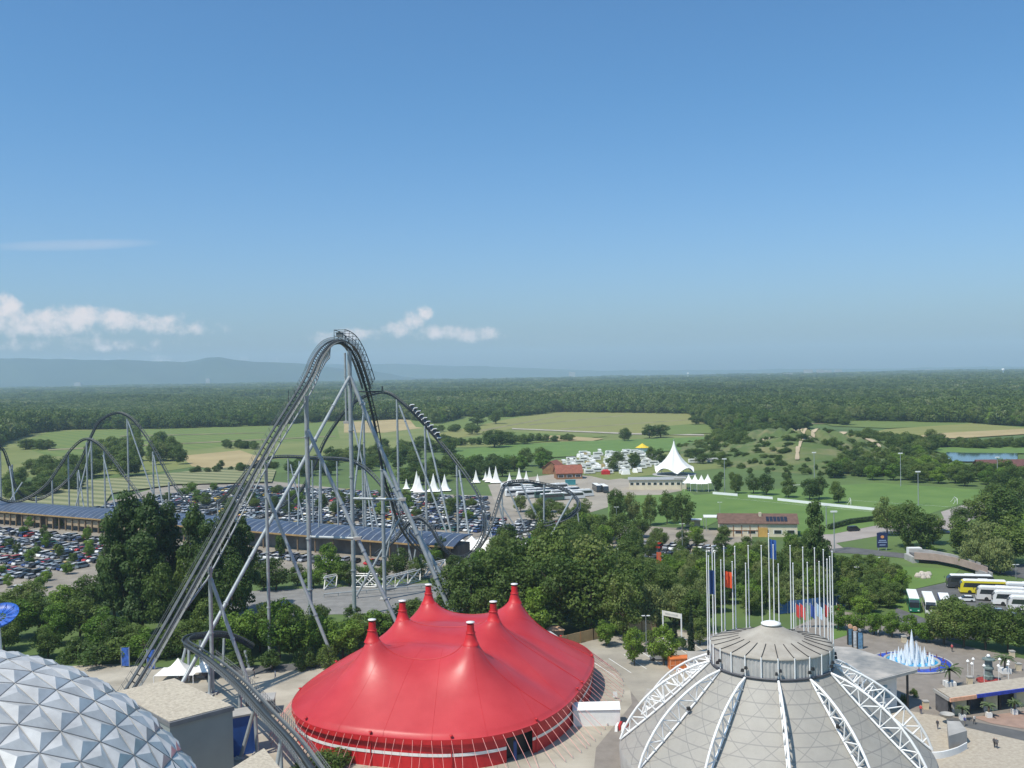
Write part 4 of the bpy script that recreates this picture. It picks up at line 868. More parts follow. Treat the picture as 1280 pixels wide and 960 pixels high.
p = G(326, 890); t = thing('dark_shed', (p.x, p.y, 0), 'small dark grey shed left of the red tent', 'shed'); mb = MB(); mb.box((p.x, p.y, 0), (5, 4, 2.6), .15); obj('wall', mb, mat('dark sheet', (.09,.10,.11), .6), t); mb = MB(); mb.box((p.x, p.y, 2.6), (5.3, 4.3, .25), .15); obj('roof', mb, M_conc, t)
# blue dish ride and white stretched tent
p = G(2, 832); t = thing('blue_dish', (p.x, p.y, 0), 'blue tilted ring canopy on a white mast at the left edge', 'canopy'); mb = MB(); d = at(-2, 773, p.y)
rows = []
for rr, zz_ in ((1.6,.2),(2.6,-.1),(3.6,.0),(4.1,.5),(4.2,.75)):
    rows.append([(d.x+rr*math.cos(a), d.y+rr*math.sin(a)*.9, d.z+zz_+.45*math.sin(a)*rr) for a in np.linspace(0, 2*math.pi, 33)[:-1]])
mb.loft(rows, cap=False, smooth=True); obj('ring', mb, mat('blue lacquer', (.02,.10,.42), .45, var=.3, scale=2), t); mb = MB()
for k in range(12):
    a = 2*math.pi*k/12; mb.tube([(d.x, d.y, d.z), (d.x+4.1*math.cos(a), d.y+3.7*math.sin(a), d.z+.5+1.8*math.sin(a))], .09, 5)
obj('spokes', mb, _mc['blue lacquer'], t); mb = MB(); mb.tube([(p.x, p.y, 0), (d.x, d.y, d.z)], .4, 10, r2=.28); obj('mast', mb, M_truss, t)
def peaktent(name, c, w, d, h, e, label, cat='tent', group=None, rz=0, sag=.45, posts=True, par=None):
    t = par or thing(name, (c[0], c[1], 0), label, cat, group); n = 16; rows = []; 
    for i in range(9):
        v = i/8; row = []
        for j in range(n*2):
            a = 2*math.pi*j/(n*2); k = 1/max(abs(math.cos(a)), abs(math.sin(a))); x, y = w/2*v*math.cos(a)*k, d/2*v*math.sin(a)*k; zt = e+(h-e)*((1-v)**1.9)-.0*sag
            if i == 8: zt = e-.12*(h-e)*0+sag*.5*abs(math.sin(2*a))**.5*(0)-0
            row.append((c[0]+x*math.cos(rz)-y*math.sin(rz), c[1]+x*math.sin(rz)+y*math.cos(rz), zt))
        rows.append(row)
    mb = MB(); mb.loft(rows, smooth=True, cap=False); obj('canopy', mb, M_tentw, t)
    if posts:
        mb = MB()
        for x, y in ((-w/2,-d/2),(w/2,-d/2),(w/2,d/2),(-w/2,d/2)): q = (c[0]+x*math.cos(rz)-y*math.sin(rz), c[1]+x*math.sin(rz)+y*math.cos(rz)); mb.tube([(q[0]*1, q[1], 0), (q[0], q[1], e)], .08, 6)
        obj('posts', mb, M_truss, t)
    return t
M_tentw = mat('white tent cloth', (.78,.77,.73), .55, var=.05, scale=.3)
p = G(218, 852); t = peaktent('white_marquee', (p.x+.5, p.y+1), 8, 6, 4.6, 1.8, 'white stretched canopy below the coaster curve behind the grey hall')
peaktent('', (p.x+5.5, p.y+2.5), 5, 5, 4.2, 1.8, '', par=t)
for i, px in enumerate((157, 189)):
    p = G(px, 834+i*3); t = thing('blue_banner', (p.x, p.y, 0), ('blue banner panel left of the lift hill foot', 'blue banner panel right behind the lift hill rails')[i], 'banner', 'blue banners by the lift hill'); mb = MB(); mb.box((p.x, p.y, .3), (1.5, .25, 3.9)); obj('panel', mb, mat('blue banner', (.03,.10,.38), .6, var=.5, scale=1.2), t); mb = MB(); mb.box((p.x-.85, p.y, 0), (.12,.3,4.4)); mb.box((p.x+.85, p.y, 0), (.12,.3,4.4)); obj('frame', mb, M_steel, t)
# ================================================================ SOLAR ROOFED STATION
SA, SB = Vector((-222, 433, 0)), Vector((-20, 323.5, 0)); sdv = (SB-SA).normalized(); sn = Vector((-sdv.y, sdv.x, 0))
if sn.y < 0: sn = -sn
S0 = SA-sdv*70; SLEN = (SB-S0).length
st_ = thing('solar_station', SA, 'very long low station building under a curved roof of blue solar panels', 'station')
def sp(u, v, z): p = S0+sdv*u+sn*v; return Vector((p.x, p.y, z))
arc = [(0, 6.0), (2.5, 7.1), (5, 7.9), (7.5, 8.4), (10, 8.55), (12.5, 8.3)]
def sunk(z0): return [(v, z+z0) for v, z in arc]
mb = MB(); mb.loft([[sp(u, v, z) for v, z in arc]+[sp(u, 12.5, 8.0), sp(u, 10, 8.2), sp(u, 5, 7.5), sp(u, 0, 5.7)] for u in (0, SLEN)]); rf = obj('roof', mb, mat('blue solar cells', (.05,.07,.115), .42, .1, var=.25, scale=.25, spec=.8), st_)
mb = MB(); u = 1.0
while u < SLEN: mb.loft([[sp(u+q, v, z+.06) for v, z in arc] for q in (0, .24)], closed=False, cap=False); u += 3.4
obj('panel_gap_strips', mb, mat('pale roof strips', (.34,.38,.42), .5, var=.08), rf)
mb = MB(); mb.loft([[sp(0,-.15,5.5), sp(0,-.15,6.05), sp(0,.1,6.05), sp(0,.1,5.5)], [sp(SLEN,-.15,5.5), sp(SLEN,-.15,6.05), sp(SLEN,.1,6.05), sp(SLEN,.1,5.5)]]); obj('eave_beam', mb, mat('ochre timber beam', (.34,.22,.09), .6, var=.15), rf)
mb = MB(); mb.loft([[sp(u, 4, 0), sp(u, 4, 5.6), sp(u, 12, 5.8), sp(u, 12, 0)] for u in (1, SLEN-1)]); obj('rear_wall', mb, mat('dark station wall', (.14,.13,.12), .8, var=.3, scale=.2), st_)  # dark wall colour, tone varied at random by noise
mb = MB(); wd = MB(); u = 2
while u < SLEN*.53: mb.box(sp(u, .8, 0), (.5,.5,5.5), math.atan2(sdv.y, sdv.x)); u += 4
u = 2
while u < SLEN*.53: 
    if random.random() < .7: wd.box(sp(u+2, 1.2, 2.2), (3.4,.3,2.6), math.atan2(sdv.y, sdv.x))
    u += 4
while u < SLEN: mb.box(sp(u, .8, 0), (.4,.4,5.6), math.atan2(sdv.y, sdv.x)); u += 8
obj('posts', mb, mat('timber posts', (.19,.13,.075), .7), st_); obj('front_panels', wd, mat('tan wall panels', (.34,.26,.17), .8, var=.2), st_)
# ================================================================ CARS
PAINT = {'white': (.72,.72,.70), 'silver': (.42,.43,.45), 'dark grey': (.07,.075,.085), 'black': (.018,.018,.022), 'red': (.42,.02,.018), 'blue': (.025,.05,.16), 'pale blue': (.22,.28,.32), 'green': (.02,.10,.05), 'beige': (.42,.36,.24), 'yellow': (.62,.42,.04)}
PM = {k: mat('car paint '+k, v, .25, .25 if k == 'silver' else 0, var=.03, scale=1, spec=.6) for k, v in PAINT.items()}
M_glass = mat('car glass', (.02,.022,.024), .15, var=.1, spec=.4); M_tyre = mat('tyre rubber', (.02,.02,.02), .9, var=.1); M_lamp = mat('lamp lens', (.7,.7,.68), .15)
SH = {'estate': dict(L=4.6, H=1.5, c=(-2.1,-1.95,.55,1.35)), 'hatchback': dict(L=3.9, H=1.5, c=(-1.85,-1.35,.45,1.2)), 'saloon': dict(L=4.5, H=1.43, c=(-1.75,-1.0,.5,1.3)), 'van': dict(L=4.8, H=1.9, c=(-2.3,-2.15,1.0,1.75))}
def car_meshes(sh, col):
    q = SH[sh]; L = q['L']; H = q['H']; W = 1.74; a, b, c, d = q['c']; hb = .95 if sh != 'van' else 1.1
    body = MB(); pr = [(-L/2,.28),(-L/2+.05,.78),(a-.05,hb),(d,hb-.02),(L/2-.25,.78),(L/2,.58),(L/2-.03,.28)]
    body.loft([[(x, -W/2*(.94 if s else 1)*1, z) for x, z in pr] if 0 else [(x, y, z) for x, z in pr] for s, y in ((0, -W/2), (1, W/2))])
    body.add([(b+.08, -W/2+.2, H), (c-.05, -W/2+.2, H), (c-.05, W/2-.2, H), (b+.08, W/2-.2, H), (b+.02, -W/2+.17, H-.05), (c+.02, -W/2+.17, H-.05), (c+.02, W/2-.17, H-.05), (b+.02, W/2-.17, H-.05)], [(0,1,2,3),(0,4,5,1),(1,5,6,2),(2,6,7,3),(3,7,4,0)])
    gl = MB(); gl.loft([[(a, -W/2+.04, hb), (d, -W/2+.04, hb), (d, W/2-.04, hb), (a, W/2-.04, hb)], [(b, -W/2+.17, H-.03), (c, -W/2+.17, H-.03), (c, W/2-.17, H-.03), (b, W/2-.17, H-.03)]])
    wh = []
    for x in (-L/2+.78, L/2-.85):
        for y in (-W/2+.06, W/2-.06): w = MB(); w.tube([(x, y-.1, .31), (x, y+.1, .31)], .31, 10); wh.append(w)
    lm = MB()
    for y in (-.6, .6): lm.box((L/2-.12, y, .55), (.2,.32,.14))
    full = MB()
    for m_, i in ((body, 0), (gl, 1), (wh[0], 2), (wh[1], 2), (wh[2], 2), (wh[3], 2), (lm, 3)): full.add(m_.v, m_.f, i)
    return dict(body=mesh_of('body', body, PM[col]), windows=mesh_of('windows', gl, M_glass), wheel=[mesh_of('wheel', w, M_tyre) for w in wh], headlight=mesh_of('headlights', lm, M_lamp), full=mesh_of('parked_car', full, [PM[col], M_glass, M_tyre, M_lamp]), raw=full)
CM = {}
cols = ['white']*12+['silver']*13+['dark grey']*7+['black']*6+['red']*2+['blue']*3+['pale blue']*3+['green']*1+['beige']*1+['yellow']*1
def CMget(sh, col):
    if (sh, col) not in CM: CM[(sh, col)] = car_meshes(sh, col)
    return CM[(sh, col)]
spots = []; hd = math.atan2(sn.y, sn.x)
def lot(name, v0, v1, u0_, u1_, poly, skip=.06):
    v = v0; row = 0
    while v < v1:
        for off_, fl in ((0, 0), (5.0, math.pi)):
            u = u0_+random.uniform(0, 1)
            n_ = 0
            while u < u1_:
                p = sp(u+random.gauss(0, .15), -(v+off_)+random.gauss(0, .35), 0); px, py = proj(p)
                if inpoly(px, py, poly) and random.random() > skip: spots.append((p.y, p, hd+(fl if random.random() < .6 else fl+math.pi)+random.gauss(0, .05), name, row*2+(fl > 0)))
                u += 2.55
                n_ += 1
                if n_ % 14 == 0: u += 2.6
        v += 13.8; row += 1
lot('left lot before the station', 11, 120, 0, 190, [(-30,645),(0,650),(128,662),(134,690),(134,735),(60,738),(-30,738)], .1)
lot('strip before the solar station', 9, 34, 190, SLEN+40, [(215,660),(330,676),(600,698),(610,712),(560,712),(330,702),(300,730),(214,738)], .3)
lot('lot behind the station', -150, -16, 60, SLEN+60, [(100,630),(118,622),(135,617),(215,606),(330,603),(480,618),(608,622),(612,664),(575,668),(320,654),(130,639)], .08)
lot('lot behind the wood', -90, 60, SLEN-40, SLEN+190, [(618,640),(660,630),(735,650),(755,690),(700,700),(640,690),(612,672)], .15)
lot('lot right of the wood', -60, 60, SLEN+40, SLEN+280, [(762,672),(905,670),(935,700),(900,718),(780,712)], .15)
spots.sort(key=lambda s: s[0])
vis = [s for s in spots if -8 < proj(s[1])[0] < 1288]
near = vis[:296]; far = vis[296:]; print('cars', len(vis))
cnt = {}; info = []
for s in near: sh = random.choice(('estate','hatchback','hatchback','saloon','van' if random.random() < .4 else 'estate')); info.append((sh, random.choice(cols)))
rows_ = {}
for i, s in enumerate(near): rows_.setdefault((s[3], s[4]), []).append(i)
lab = {}
for (nm, r_), ids in rows_.items():
    ids.sort(key=lambda i: proj(near[i][1])[0]); rr = sorted({k[1] for k in rows_ if k[0] == nm}); rk = rr[::-1].index(r_)
    for q, i in enumerate(ids):
        sh, col = info[i]; lab[i] = '%s %s, %s from left, %s row, %s' % (col, sh, nth(q), nth(rk), nm)
for i, s in enumerate(near):
    sh, col = info[i]; m = CMget(sh, col)
    if i < 90:
        o = bpy.data.objects.new('parked_car', None)
        o.location = s[1]; o.location.z = .05; o.rotation_euler = (0,0,s[2]); finish(o, None, lab[i], 'car', 'cars parked in the car parks')
        finish(bpy.data.objects.new('body', m['body']), o); finish(bpy.data.objects.new('windows', m['windows']), o)
        for w in m['wheel']: finish(bpy.data.objects.new('wheel', w), o)
    else:
        o = bpy.data.objects.new('parked_car', m['full']); o.location = s[1]; o.location.z = .05; o.rotation_euler = (0,0,s[2]); finish(o, None, lab[i], 'car', 'cars parked in the car parks')
mats_ = list(PM.values())+[M_glass, M_tyre, M_lamp]; keys = list(PM); big = MB()
for s in far:
    sh = random.choice(('estate','hatchback','saloon','van' if random.random() < .4 else 'estate')); col = random.choice(cols); raw = CMget(sh, col)['raw']; c_, s_ = math.cos(s[2]), math.sin(s[2])
    mi = [keys.index(col), len(keys), len(keys)+1, len(keys)+2]; b = len(big.v)
    big.v += [(s[1].x+x*c_-y*s_, s[1].y+x*s_+y*c_, z+.05) for x, y, z in raw.v]; big.f += [[b+k for k in f] for f in raw.f]; big.m += [mi[k] for k in raw.m]; big.sm += raw.sm
obj('distant_parked_cars', big, mats_, label='hundreds of tightly parked cars in the lots further back', cat='cars', kind='stuff')
def one_car(px, py, rz, sh, col, label, grp=None):
    p = G(px, py); m = CMget(sh, col); o = thing('parked_car', (p.x, p.y, .12), label, 'car', grp, rz)
    finish(bpy.data.objects.new('body', m['body']), o); finish(bpy.data.objects.new('windows', m['windows']), o); finish(bpy.data.objects.new('headlights', m['headlight']), o)
    for w in m['wheel']: finish(bpy.data.objects.new('wheel', w), o)
one_car(797, 815, .1, 'estate', 'black', 'black car parked by the cypress trees below the white gateway')
one_car(826, 825, 3.1, 'van', 'silver', 'silver van parked left of the orange container')
one_car(1067, 664, .2, 'van', 'black', 'black off-road car at the pitch hedge on the dusty road')
one_car(1179, 667, 2.9, 'saloon', 'blue', 'blue car on the grass verge right of the roadside trees')
one_car(1247, 768, 2.8, 'saloon', 'pale blue', 'pale blue car in front of the white coaches')
one_car(1266, 774, 2.9, 'hatchback', 'pale blue', 'light blue hatchback nearest the avenue trees at the right edge')
one_car(1208, 752, 2.9, 'hatchback', 'white', 'white car left of the yellow coach')
one_car(26, 738, .1, 'estate', 'white', 'white estate car alone in front of the left car park')
# ================================================================ COACHES
M_cg = mat('coach glass', (.025,.03,.035), .1, var=.1, spec=.9)
def coach(px, py, rz, col, label, grp, L=12, parts=True):
    p = G(px, py); o = thing('coach', (p.x, p.y, .1), label, 'coach', grp, rz); W, H = 2.5, 3.5
    m = mat('coach paint '+'-'.join(str(c) for c in col), col, .3, var=.04)
    def add(nm, mb, mt, par=None):
        x = bpy.data.objects.new(nm, mesh_of(nm, mb, mt)); finish(x, par or o); return x
    mb = MB(); pr = [(-L/2,.35),(-L/2,3.1),(-L/2+.3,H-.05),(L/2-.9,H-.05),(L/2-.15,2.6),(L/2,1.2),(L/2,.35)]; mb.loft([[(x, y, z) for x, z in pr] for y in (-W/2, W/2)]); b = add('body', mb, m)
    mb = MB(); mb.loft([[(x, y, z) for x, z in ((-L/2+.25,H-.04),(-L/2+.5,H+.12),(L/2-1.4,H+.12),(L/2-1.0,H-.04))] for y in (-W/2+.05, W/2-.05)]); mb.box((0,0,H+.1), (2.4,1.6,.22)); add('roof', mb, M_white)
    for y in (-1, 1):
        mb = MB(); yy = y*(W/2+.012); mb.add([(-L/2+.4, yy, 1.75), (L/2-.75, yy, 1.75), (L/2-1.1, yy, 2.95), (-L/2+.4, yy, 2.95)], [(0,1,2,3)]); add('side_windows', mb, M_cg)
    mb = MB(); mb.add([(L/2+.0, -W/2+.1, 1.35), (L/2+.0, W/2-.1, 1.35), (L/2-.135, W/2-.1, 2.6), (L/2-.135, -W/2+.1, 2.6)], [(0,1,2,3)]); 
    mb.v = [(x+.02, y, z) for x, y, z in mb.v]; mb.add([(L/2-.12, -W/2+.1, 2.64), (L/2-.12, W/2-.1, 2.64), (L/2-.6, W/2-.1, 3.2), (L/2-.6, -W/2+.1, 3.2)], [(0,1,2,3)]); add('windscreen', mb, M_cg)
    if parts:
        for x in (-L/2+2.6, L/2-2.4):
            for y in (-W/2+.1, W/2-.1): mb = MB(); mb.tube([(x, y-.14, .5), (x, y+.14, .5)], .5, 12); add('wheel', mb, M_tyre)
        for y in (-.9, .9): mb = MB(); mb.box((L/2-.02, y, .6), (.1,.35,.22)); add('headlight', mb, M_lamp)
        mb = MB()
        for y in (-1, 1): mb.tube([(L/2-.3, y*W/2, 2.9), (L/2+.25, y*(W/2+.12), 2.8)], .03, 5); mb.box((L/2+.28, y*(W/2+.15), 2.3), (.12,.2,.5))
        add('mirrors', mb, M_dark)
g1 = 'coaches in the right hand bus park'
coach(1141,760,-1.88,(.01,.16,.09),'green coach at the left end of the bus park', g1)
coach(1161,763,-1.88,(.70,.69,.66),'white coach between the green and the blue coach', g1)
coach(1181,765,-1.90,(.03,.06,.30),'dark blue coach right of the white one near the trees', g1)
coach(1212,735,2.95,(.05,.055,.06),'dark grey coach parked behind the yellow one', g1)
coach(1229,742,2.9,(.70,.58,.03),'bright yellow coach in the right bus park', g1)
coach(1251,751,2.85,(.62,.60,.58),'pale coach directly right of the yellow coach', g1)
coach(1272,757,2.85,(.76,.75,.73),'white coach, nearest of the coaches at the right edge', g1)
coach(1292,764,2.85,(.70,.66,.66),'white coach cut by the right edge of the photo', g1)
coach(1285,746,2.85,(.60,.62,.64),'grey white coach half hidden at the far right', g1)
g2 = 'coaches in the far bus park'; k = 0
for (px, py, rz, c) in [(646,620,.35,0),(655,617,.35,0),(667,614,.35,1),(672,619,.35,2),(660,623,.35,0),(682,622,.35,1),(689,618,.35,3),(697,613,.35,0),(702,621,.35,0),(711,618,.35,3),(716,624,.35,0),(727,621,.35,0),(690,626,.35,1),(640,612,.35,0)]:
    coach(px, py, rz, [(.7,.7,.68),(.06,.12,.10),(.35,.38,.40),(.10,.14,.2)][c], '%s coach, number %s from the left in the far bus park' % (('white','dark green','grey','dark blue')[c], ['one','two','three','four','five','six','seven','eight','nine','ten','eleven','twelve','thirteen','fourteen'][k]), g2, parts=False); k += 1
coach(746,614,-1.45,(.04,.045,.05),'black coach facing the camera, left one of the pair by the cream pavilion', g2, parts=False)
coach(755,615,-1.45,(.05,.055,.06),'black coach facing the camera, right one of the pair by the cream pavilion', g2, parts=False)
# ================================================================ TENTS AND BUILDINGS IN THE MIDDLE DISTANCE
tl = [(497,613,8,10),(508,612,9,14),(521,614,16,26),(524,616,15,22),(542,615,17,24),(556,614,16,22),(595,604,11,17),(607,601,8,12),(612,603,12,20),(620,604,14,22),(637,604,9,14),(649,603,12,19),(658,604,11,16),(672,606,9,14)]
for i, (px, py, pw, ph) in enumerate(tl):
    p = G(px, py); D = p.y; peaktent('pointed_tent', (p.x, p.y), pw*D/FOC, pw*D/FOC, ph*D/FOC, .6, '%s white pointed tent from the left in the tent village behind the car park' % nth(i), group='pointed tents behind the car park', posts=False)
# tall white stage tent
p = G(843, 593); D = p.y; t = thing('stage_tent', (p.x, p.y, 0), 'tall white conical tensile tent with scalloped edge on the meadow', 'tent'); mb = MB(); rows = []; Ht = 62-D*(551-462.3)/FOC
for i in range(15):
    v = i/14; row = []
    for j in range(40):
        a = 2*math.pi*j/40; r = .35+11.2*(v**1.5)*(1-.10*v**3*math.cos(5*a+.3)**2*0); e_ = 1.0+3.6*abs(math.sin(2.5*a+.9)); z = e_*1.0+(Ht-e_)*(1-v)**1.35 if v < 1 else e_
        row.append((p.x+r*math.cos(a), p.y+r*math.sin(a), z))
    rows.append(row)
mb.loft(rows, smooth=True, cap=False); obj('canopy', mb, M_tentw, t); mb = MB(); mb.tube([(p.x, p.y, 0), (p.x, p.y, Ht+1)], .3, 8)
for k in range(5): a = (math.pi*k-.9)/2.5; mb.tube([(p.x+11.2*math.cos(a), p.y+11.2*math.sin(a), 0), (p.x+11*math.cos(a), p.y+11*math.sin(a), 1.4)], .2, 6)
obj('masts', mb, M_steel, t); mb = MB(); mb.lathe((p.x, p.y, .05), [(13,.0),(13,.1),(0,.1)], 40); obj('stage_floor', mb, M_conc, t)
M_cream = mat('cream render', (.62,.55,.40), .8, var=.08, scale=.3)
def gable(name, px, py, w, d, hw, hr, rz, mw, mr, label, cat='building', wins=0, doors=0, over=.6, flat=False, winz=1.2, winh=1.3):
    p = G(px, py); t = thing(name, (p.x, p.y, 0), label, cat, None); c, s = math.cos(rz), math.sin(rz)
    T = lambda x, y, z: Vector((p.x+x*c-y*s, p.y+x*s+y*c, z))
    mb = MB(); mb.loft([[T(x, 0, 0), T(x, 0, hw), T(x, d/2, hw if flat else hw+hr*.98), T(x, d, hw), T(x, d, 0)] for x in (-w/2, w/2)]); wl = obj('wall', mb, mw, t)
    mb = MB(); o_ = over; k = hr/(d/2)
    if flat: mb.loft([[T(x, -o_, hw+.01), T(x, -o_, hw+.3), T(x, d+o_, hw+.3), T(x, d+o_, hw+.01)] for x in (-w/2-o_, w/2+o_)])
    else: mb.loft([[T(x, -o_, hw-o_*k+.05), T(x, -o_, hw-o_*k+.3), T(x, d/2, hw+hr+.3), T(x, d+o_, hw-o_*k+.3), T(x, d+o_, hw-o_*k+.05), T(x, d/2, hw+hr+.05)] for x in (-w/2-o_, w/2+o_)])
    r = obj('roof', mb, mr, t)
    for i in range(wins):
        x = -w/2+w*(i+.5)/wins; f = MB(); f.loft([[T(x-ww, -.06, winz-.08), T(x+ww, -.06, winz-.08), T(x+ww, -.06, winz+winh+.08), T(x-ww, -.06, winz+winh+.08)] for ww in (w/wins*.33,)]+[[T(x-ww, .02, winz-.08), T(x+ww, .02, winz-.08), T(x+ww, .02, winz+winh+.08), T(x-ww, .02, winz+winh+.08)] for ww in (w/wins*.33,)]); fo = obj('window', f, M_white, t)
        g = MB(); ww = w/wins*.28; g.add([T(x-ww, -.08, winz), T(x+ww, -.08, winz), T(x+ww, -.08, winz+winh), T(x-ww, -.08, winz+winh)], [(0,1,2,3)]); obj('pane', g, M_cg, fo)
    return t, T, r
M_tile = mat('brown roof tiles', (.13,.075,.055), .85, var=.2, scale=.8); M_tile2 = mat('red brown roof tiles', (.24,.08,.05), .85, var=.2, scale=.8); M_wood = mat('brown timber wall', (.26,.13,.06), .8, var=.2)
gable('cream_pavilion', 819, 612, 27, 12, 5, .1, -.12, M_cream, mat('grey felt roof', (.32,.33,.33), .8), 'long low cream building with a band of windows beside the bus park', wins=9, flat=True, winz=2.4)
p = G(852, 612); t = thing('cream_tower_block', (p.x, p.y, 0), 'small cream block at the right end of the long pavilion', 'building'); mb = MB(); mb.box((p.x, p.y+4, 0), (6, 6, 5.6), -.12); obj('wall', mb, M_cream, t); mb = MB(); mb.box((p.x, p.y+4, 5.6), (6.4, 6.4, .3), -.12); obj('roof', mb, M_conc, t)
for i, (px, py) in enumerate(((862,614),(870,614.5),(878,615),(886,614))):
    q = G(px, py); peaktent('pagoda_tent', (q.x, q.y+2), 5.8, 5.8, 8.6, 4.2, '%s white pagoda marquee from the left beside the cream pavilion' % nth(i), group='pagoda marquees by the pitch')
t, T, r = gable('clubhouse', 948, 671, 28, 11, 5.0, 2.6, -.16, M_cream, M_tile, 'clubhouse with brown hipped tile roof and cream timbered walls by the pitch', wins=6)
m_ = MB()
for i in range(6): m_.loft([[T(3+i*1.3, .6, 5.58), T(4.1+i*1.3, .6, 5.58), T(4.1+i*1.3, 3.4, 6.92), T(3+i*1.3, 3.4, 6.92)]]+[[T(3+i*1.3, .6, 5.68), T(4.1+i*1.3, .6, 5.68), T(4.1+i*1.3, 3.4, 7.02), T(3+i*1.3, 3.4, 7.02)]])
obj('solar_panels', m_, mat('black solar panel', (.02,.025,.04), .2), r)
m_ = MB(); m_.box(T(1, 4, 6.3), (.9,.9,2.2)); obj('chimney', m_, M_cream, r)
m_ = MB()
for x in (-12,-9,-6,-3,0): m_.box(T(x, -.12, 0), (.25,.12,4.2), -.16)
m_.box(T(-6, -.14, 2.2), (12,.1,.25), -.16); obj('timber_frame', m_, M_wood, t)
m_ = MB(); m_.box(T(1.7, -.3, 0), (3.2,.5,3.4), -.16); obj('ochre_bay', m_, mat('ochre panel', (.55,.33,.09), .7), t)
p = G(893, 664); t = thing('white_canopy', (p.x, p.y, 0), 'white flat canopy on posts at the left end of the clubhouse', 'canopy'); mb = MB(); mb.box((p.x, p.y+3, 5.2), (7, 6, .25), -.16); obj('roof', mb, M_white, t); mb = MB()
for x in (-3, 3):
    for y in (.5, 5.5): mb.tube([(p.x+x, p.y+y, 0), (p.x+x, p.y+y, 5.2)], .12, 6)
obj('posts', mb, M_steel, t)
p = G(868, 660); t = thing('white_shelter', (p.x, p.y, 0), 'small white-roofed shelter left of the clubhouse', 'shelter'); mb = MB(); mb.box((p.x, p.y+2, 3), (6.5, 3.4, .25), -.2); obj('roof', mb, M_white, t); mb = MB(); mb.box((p.x, p.y+3.2, 0), (5.8,.2,3), -.2); obj('wall', mb, M_cream, t)
gable('timber_lodge', 712, 599, 15, 11, 3.6, 4, .1, M_wood, M_tile2, 'brown timber lodge with red-brown roof behind the far bus park', 'building', wins=3)
gable('timber_lodge', 703, 592, 11, 11, 3.6, 4.2, 1.2, M_wood, M_tile2, 'second timber lodge, smaller and behind the first, by the campers', 'building')
gable('farm_shed', 1256, 594, 26, 13, 4, 4, -.1, M_wood, mat('maroon roof', (.12,.05,.045), .85, var=.15), 'maroon roofed shed near the pond at the right edge', 'shed')
gable('white_depot', 942, 551, 17, 10, 4, 1.5, .1, M_white, M_white, 'white depot beside the field track left of the mound', 'depot')
gable('blue_depot', 934, 552.5, 8, 8, 3, 1, .1, mat('blue wall', (.06,.12,.24), .7), M_steel, 'small blue shed left of the white depot', 'shed')
p = G(1002, 549, 9); 
p = G(673.5, 606); t = thing('teal_container', (p.x, p.y, 0), 'teal container standing at the back of the far bus park', 'container')
p = G(713, 606); t.location = (p.x, p.y, 0); mb = MB(); mb.box((p.x, p.y, 0), (5.5, 3, 2.6), .05); obj('shell', mb, mat('teal paint', (.04,.22,.24), .6), t); mb = MB(); mb.box((p.x, p.y, 2.6), (5.7,3.2,.15), .05); obj('lid', mb, _mc['teal paint'], t)
# white heap of covered goods beside the coaster valley
t = thing('white_awning', G(612, 690), 'cluster of white crumpled awnings behind the coaster valley', 'awning'); mb = MB()
t.location.z = 0
for (px, py, w) in ((578,690,9),(590,686,8),(602,686,8),(614,688,9),(624,690,7),(596,692,8),(633,691,8),(642,692,8),(652,693,7),(608,692,8)):
    q = G(px, py); rows = []
    for i in range(6):
        v = i/5; rows.append([(q.x+w/2*v*math.cos(a), q.y+w/2*v*math.sin(a), 1.6+3.0*(1-v)**1.4+.35*math.sin(5*a+px)*v) for a in np.linspace(0, 6.283, 21)[:-1]])
    mb.loft(rows, cap=False, smooth=True)
obj('canopy', mb, M_tentw, t)
# camp site
k = 0; rgc = random.Random(5); cp = [(702,580),(735,566),(790,566),(828,572),(830,588),(770,594),(725,592)]; P = []; cv_ = []
while len(cv_) < 78:
    x, y = rgc.uniform(700, 832), rgc.uniform(565, 595)
    if not inpoly(x, y, cp): continue
    g = G(x, y)
    if any((g-q).length < 6.5 for q in P): continue
    P.append(g); cv_.append((x, y, g))
cv_.sort(); 
M_cvn = mat('caravan white', (.74,.73,.69), .4, var=.05)
def caravan(g, rz, L, label, awn=False):
    t = thing('caravan', (g.x, g.y, 0), label, 'caravan', 'caravans and motorhomes on the camp site', rz)
    def add(nm, mb, mt): finish(bpy.data.objects.new(nm, mesh_of(nm, mb, mt)), t)
    mb = MB(); pr = [(-L/2,.5),(-L/2+.1,2.6),(-L/2+.5,2.9),(L/2-.8,2.9),(L/2-.1,1.9),(L/2,.5)]; mb.loft([[(x, y, z) for x, z in pr] for y in (-1.15, 1.15)]); add('body', mb, M_cvn)
    mb = MB()
    for y in (-1.165, 1.165): mb.add([(-L/2+.8, y, 1.5), (L/2-1.2, y, 1.5), (L/2-1.2, y, 2.1), (-L/2+.8, y, 2.1)], [(0,1,2,3)])
    add('windows', mb, M_cg)
    mb = MB(); mb.tube([(0,-1.1,.35), (0,1.1,.35)], .35, 8); add('wheels', mb, M_tyre)
    if awn: mb = MB(); mb.box((0, 2.6, 0), (L*.8, 2.8, 2.4), taper=.7); add('awning', mb, [M_tentw, M_wheat][rgc.random() < .25])
for i, (x, y, g) in enumerate(cv_): caravan(g, rgc.choice((0, .1, 1.5, 1.6, 3.2))+.1, rgc.uniform(6, 8), '%s white camper counted from the left across the camp site%s' % (nth(i), ', with an awning' if i % 3 == 0 else ''), i % 3 == 0)
for i, (x, y) in enumerate(((868,579),(876,577),(884,577),(891,578))): caravan(G(x, y), .1, 8, '%s white caravan from the left right of the tall stage tent' % nth(i))
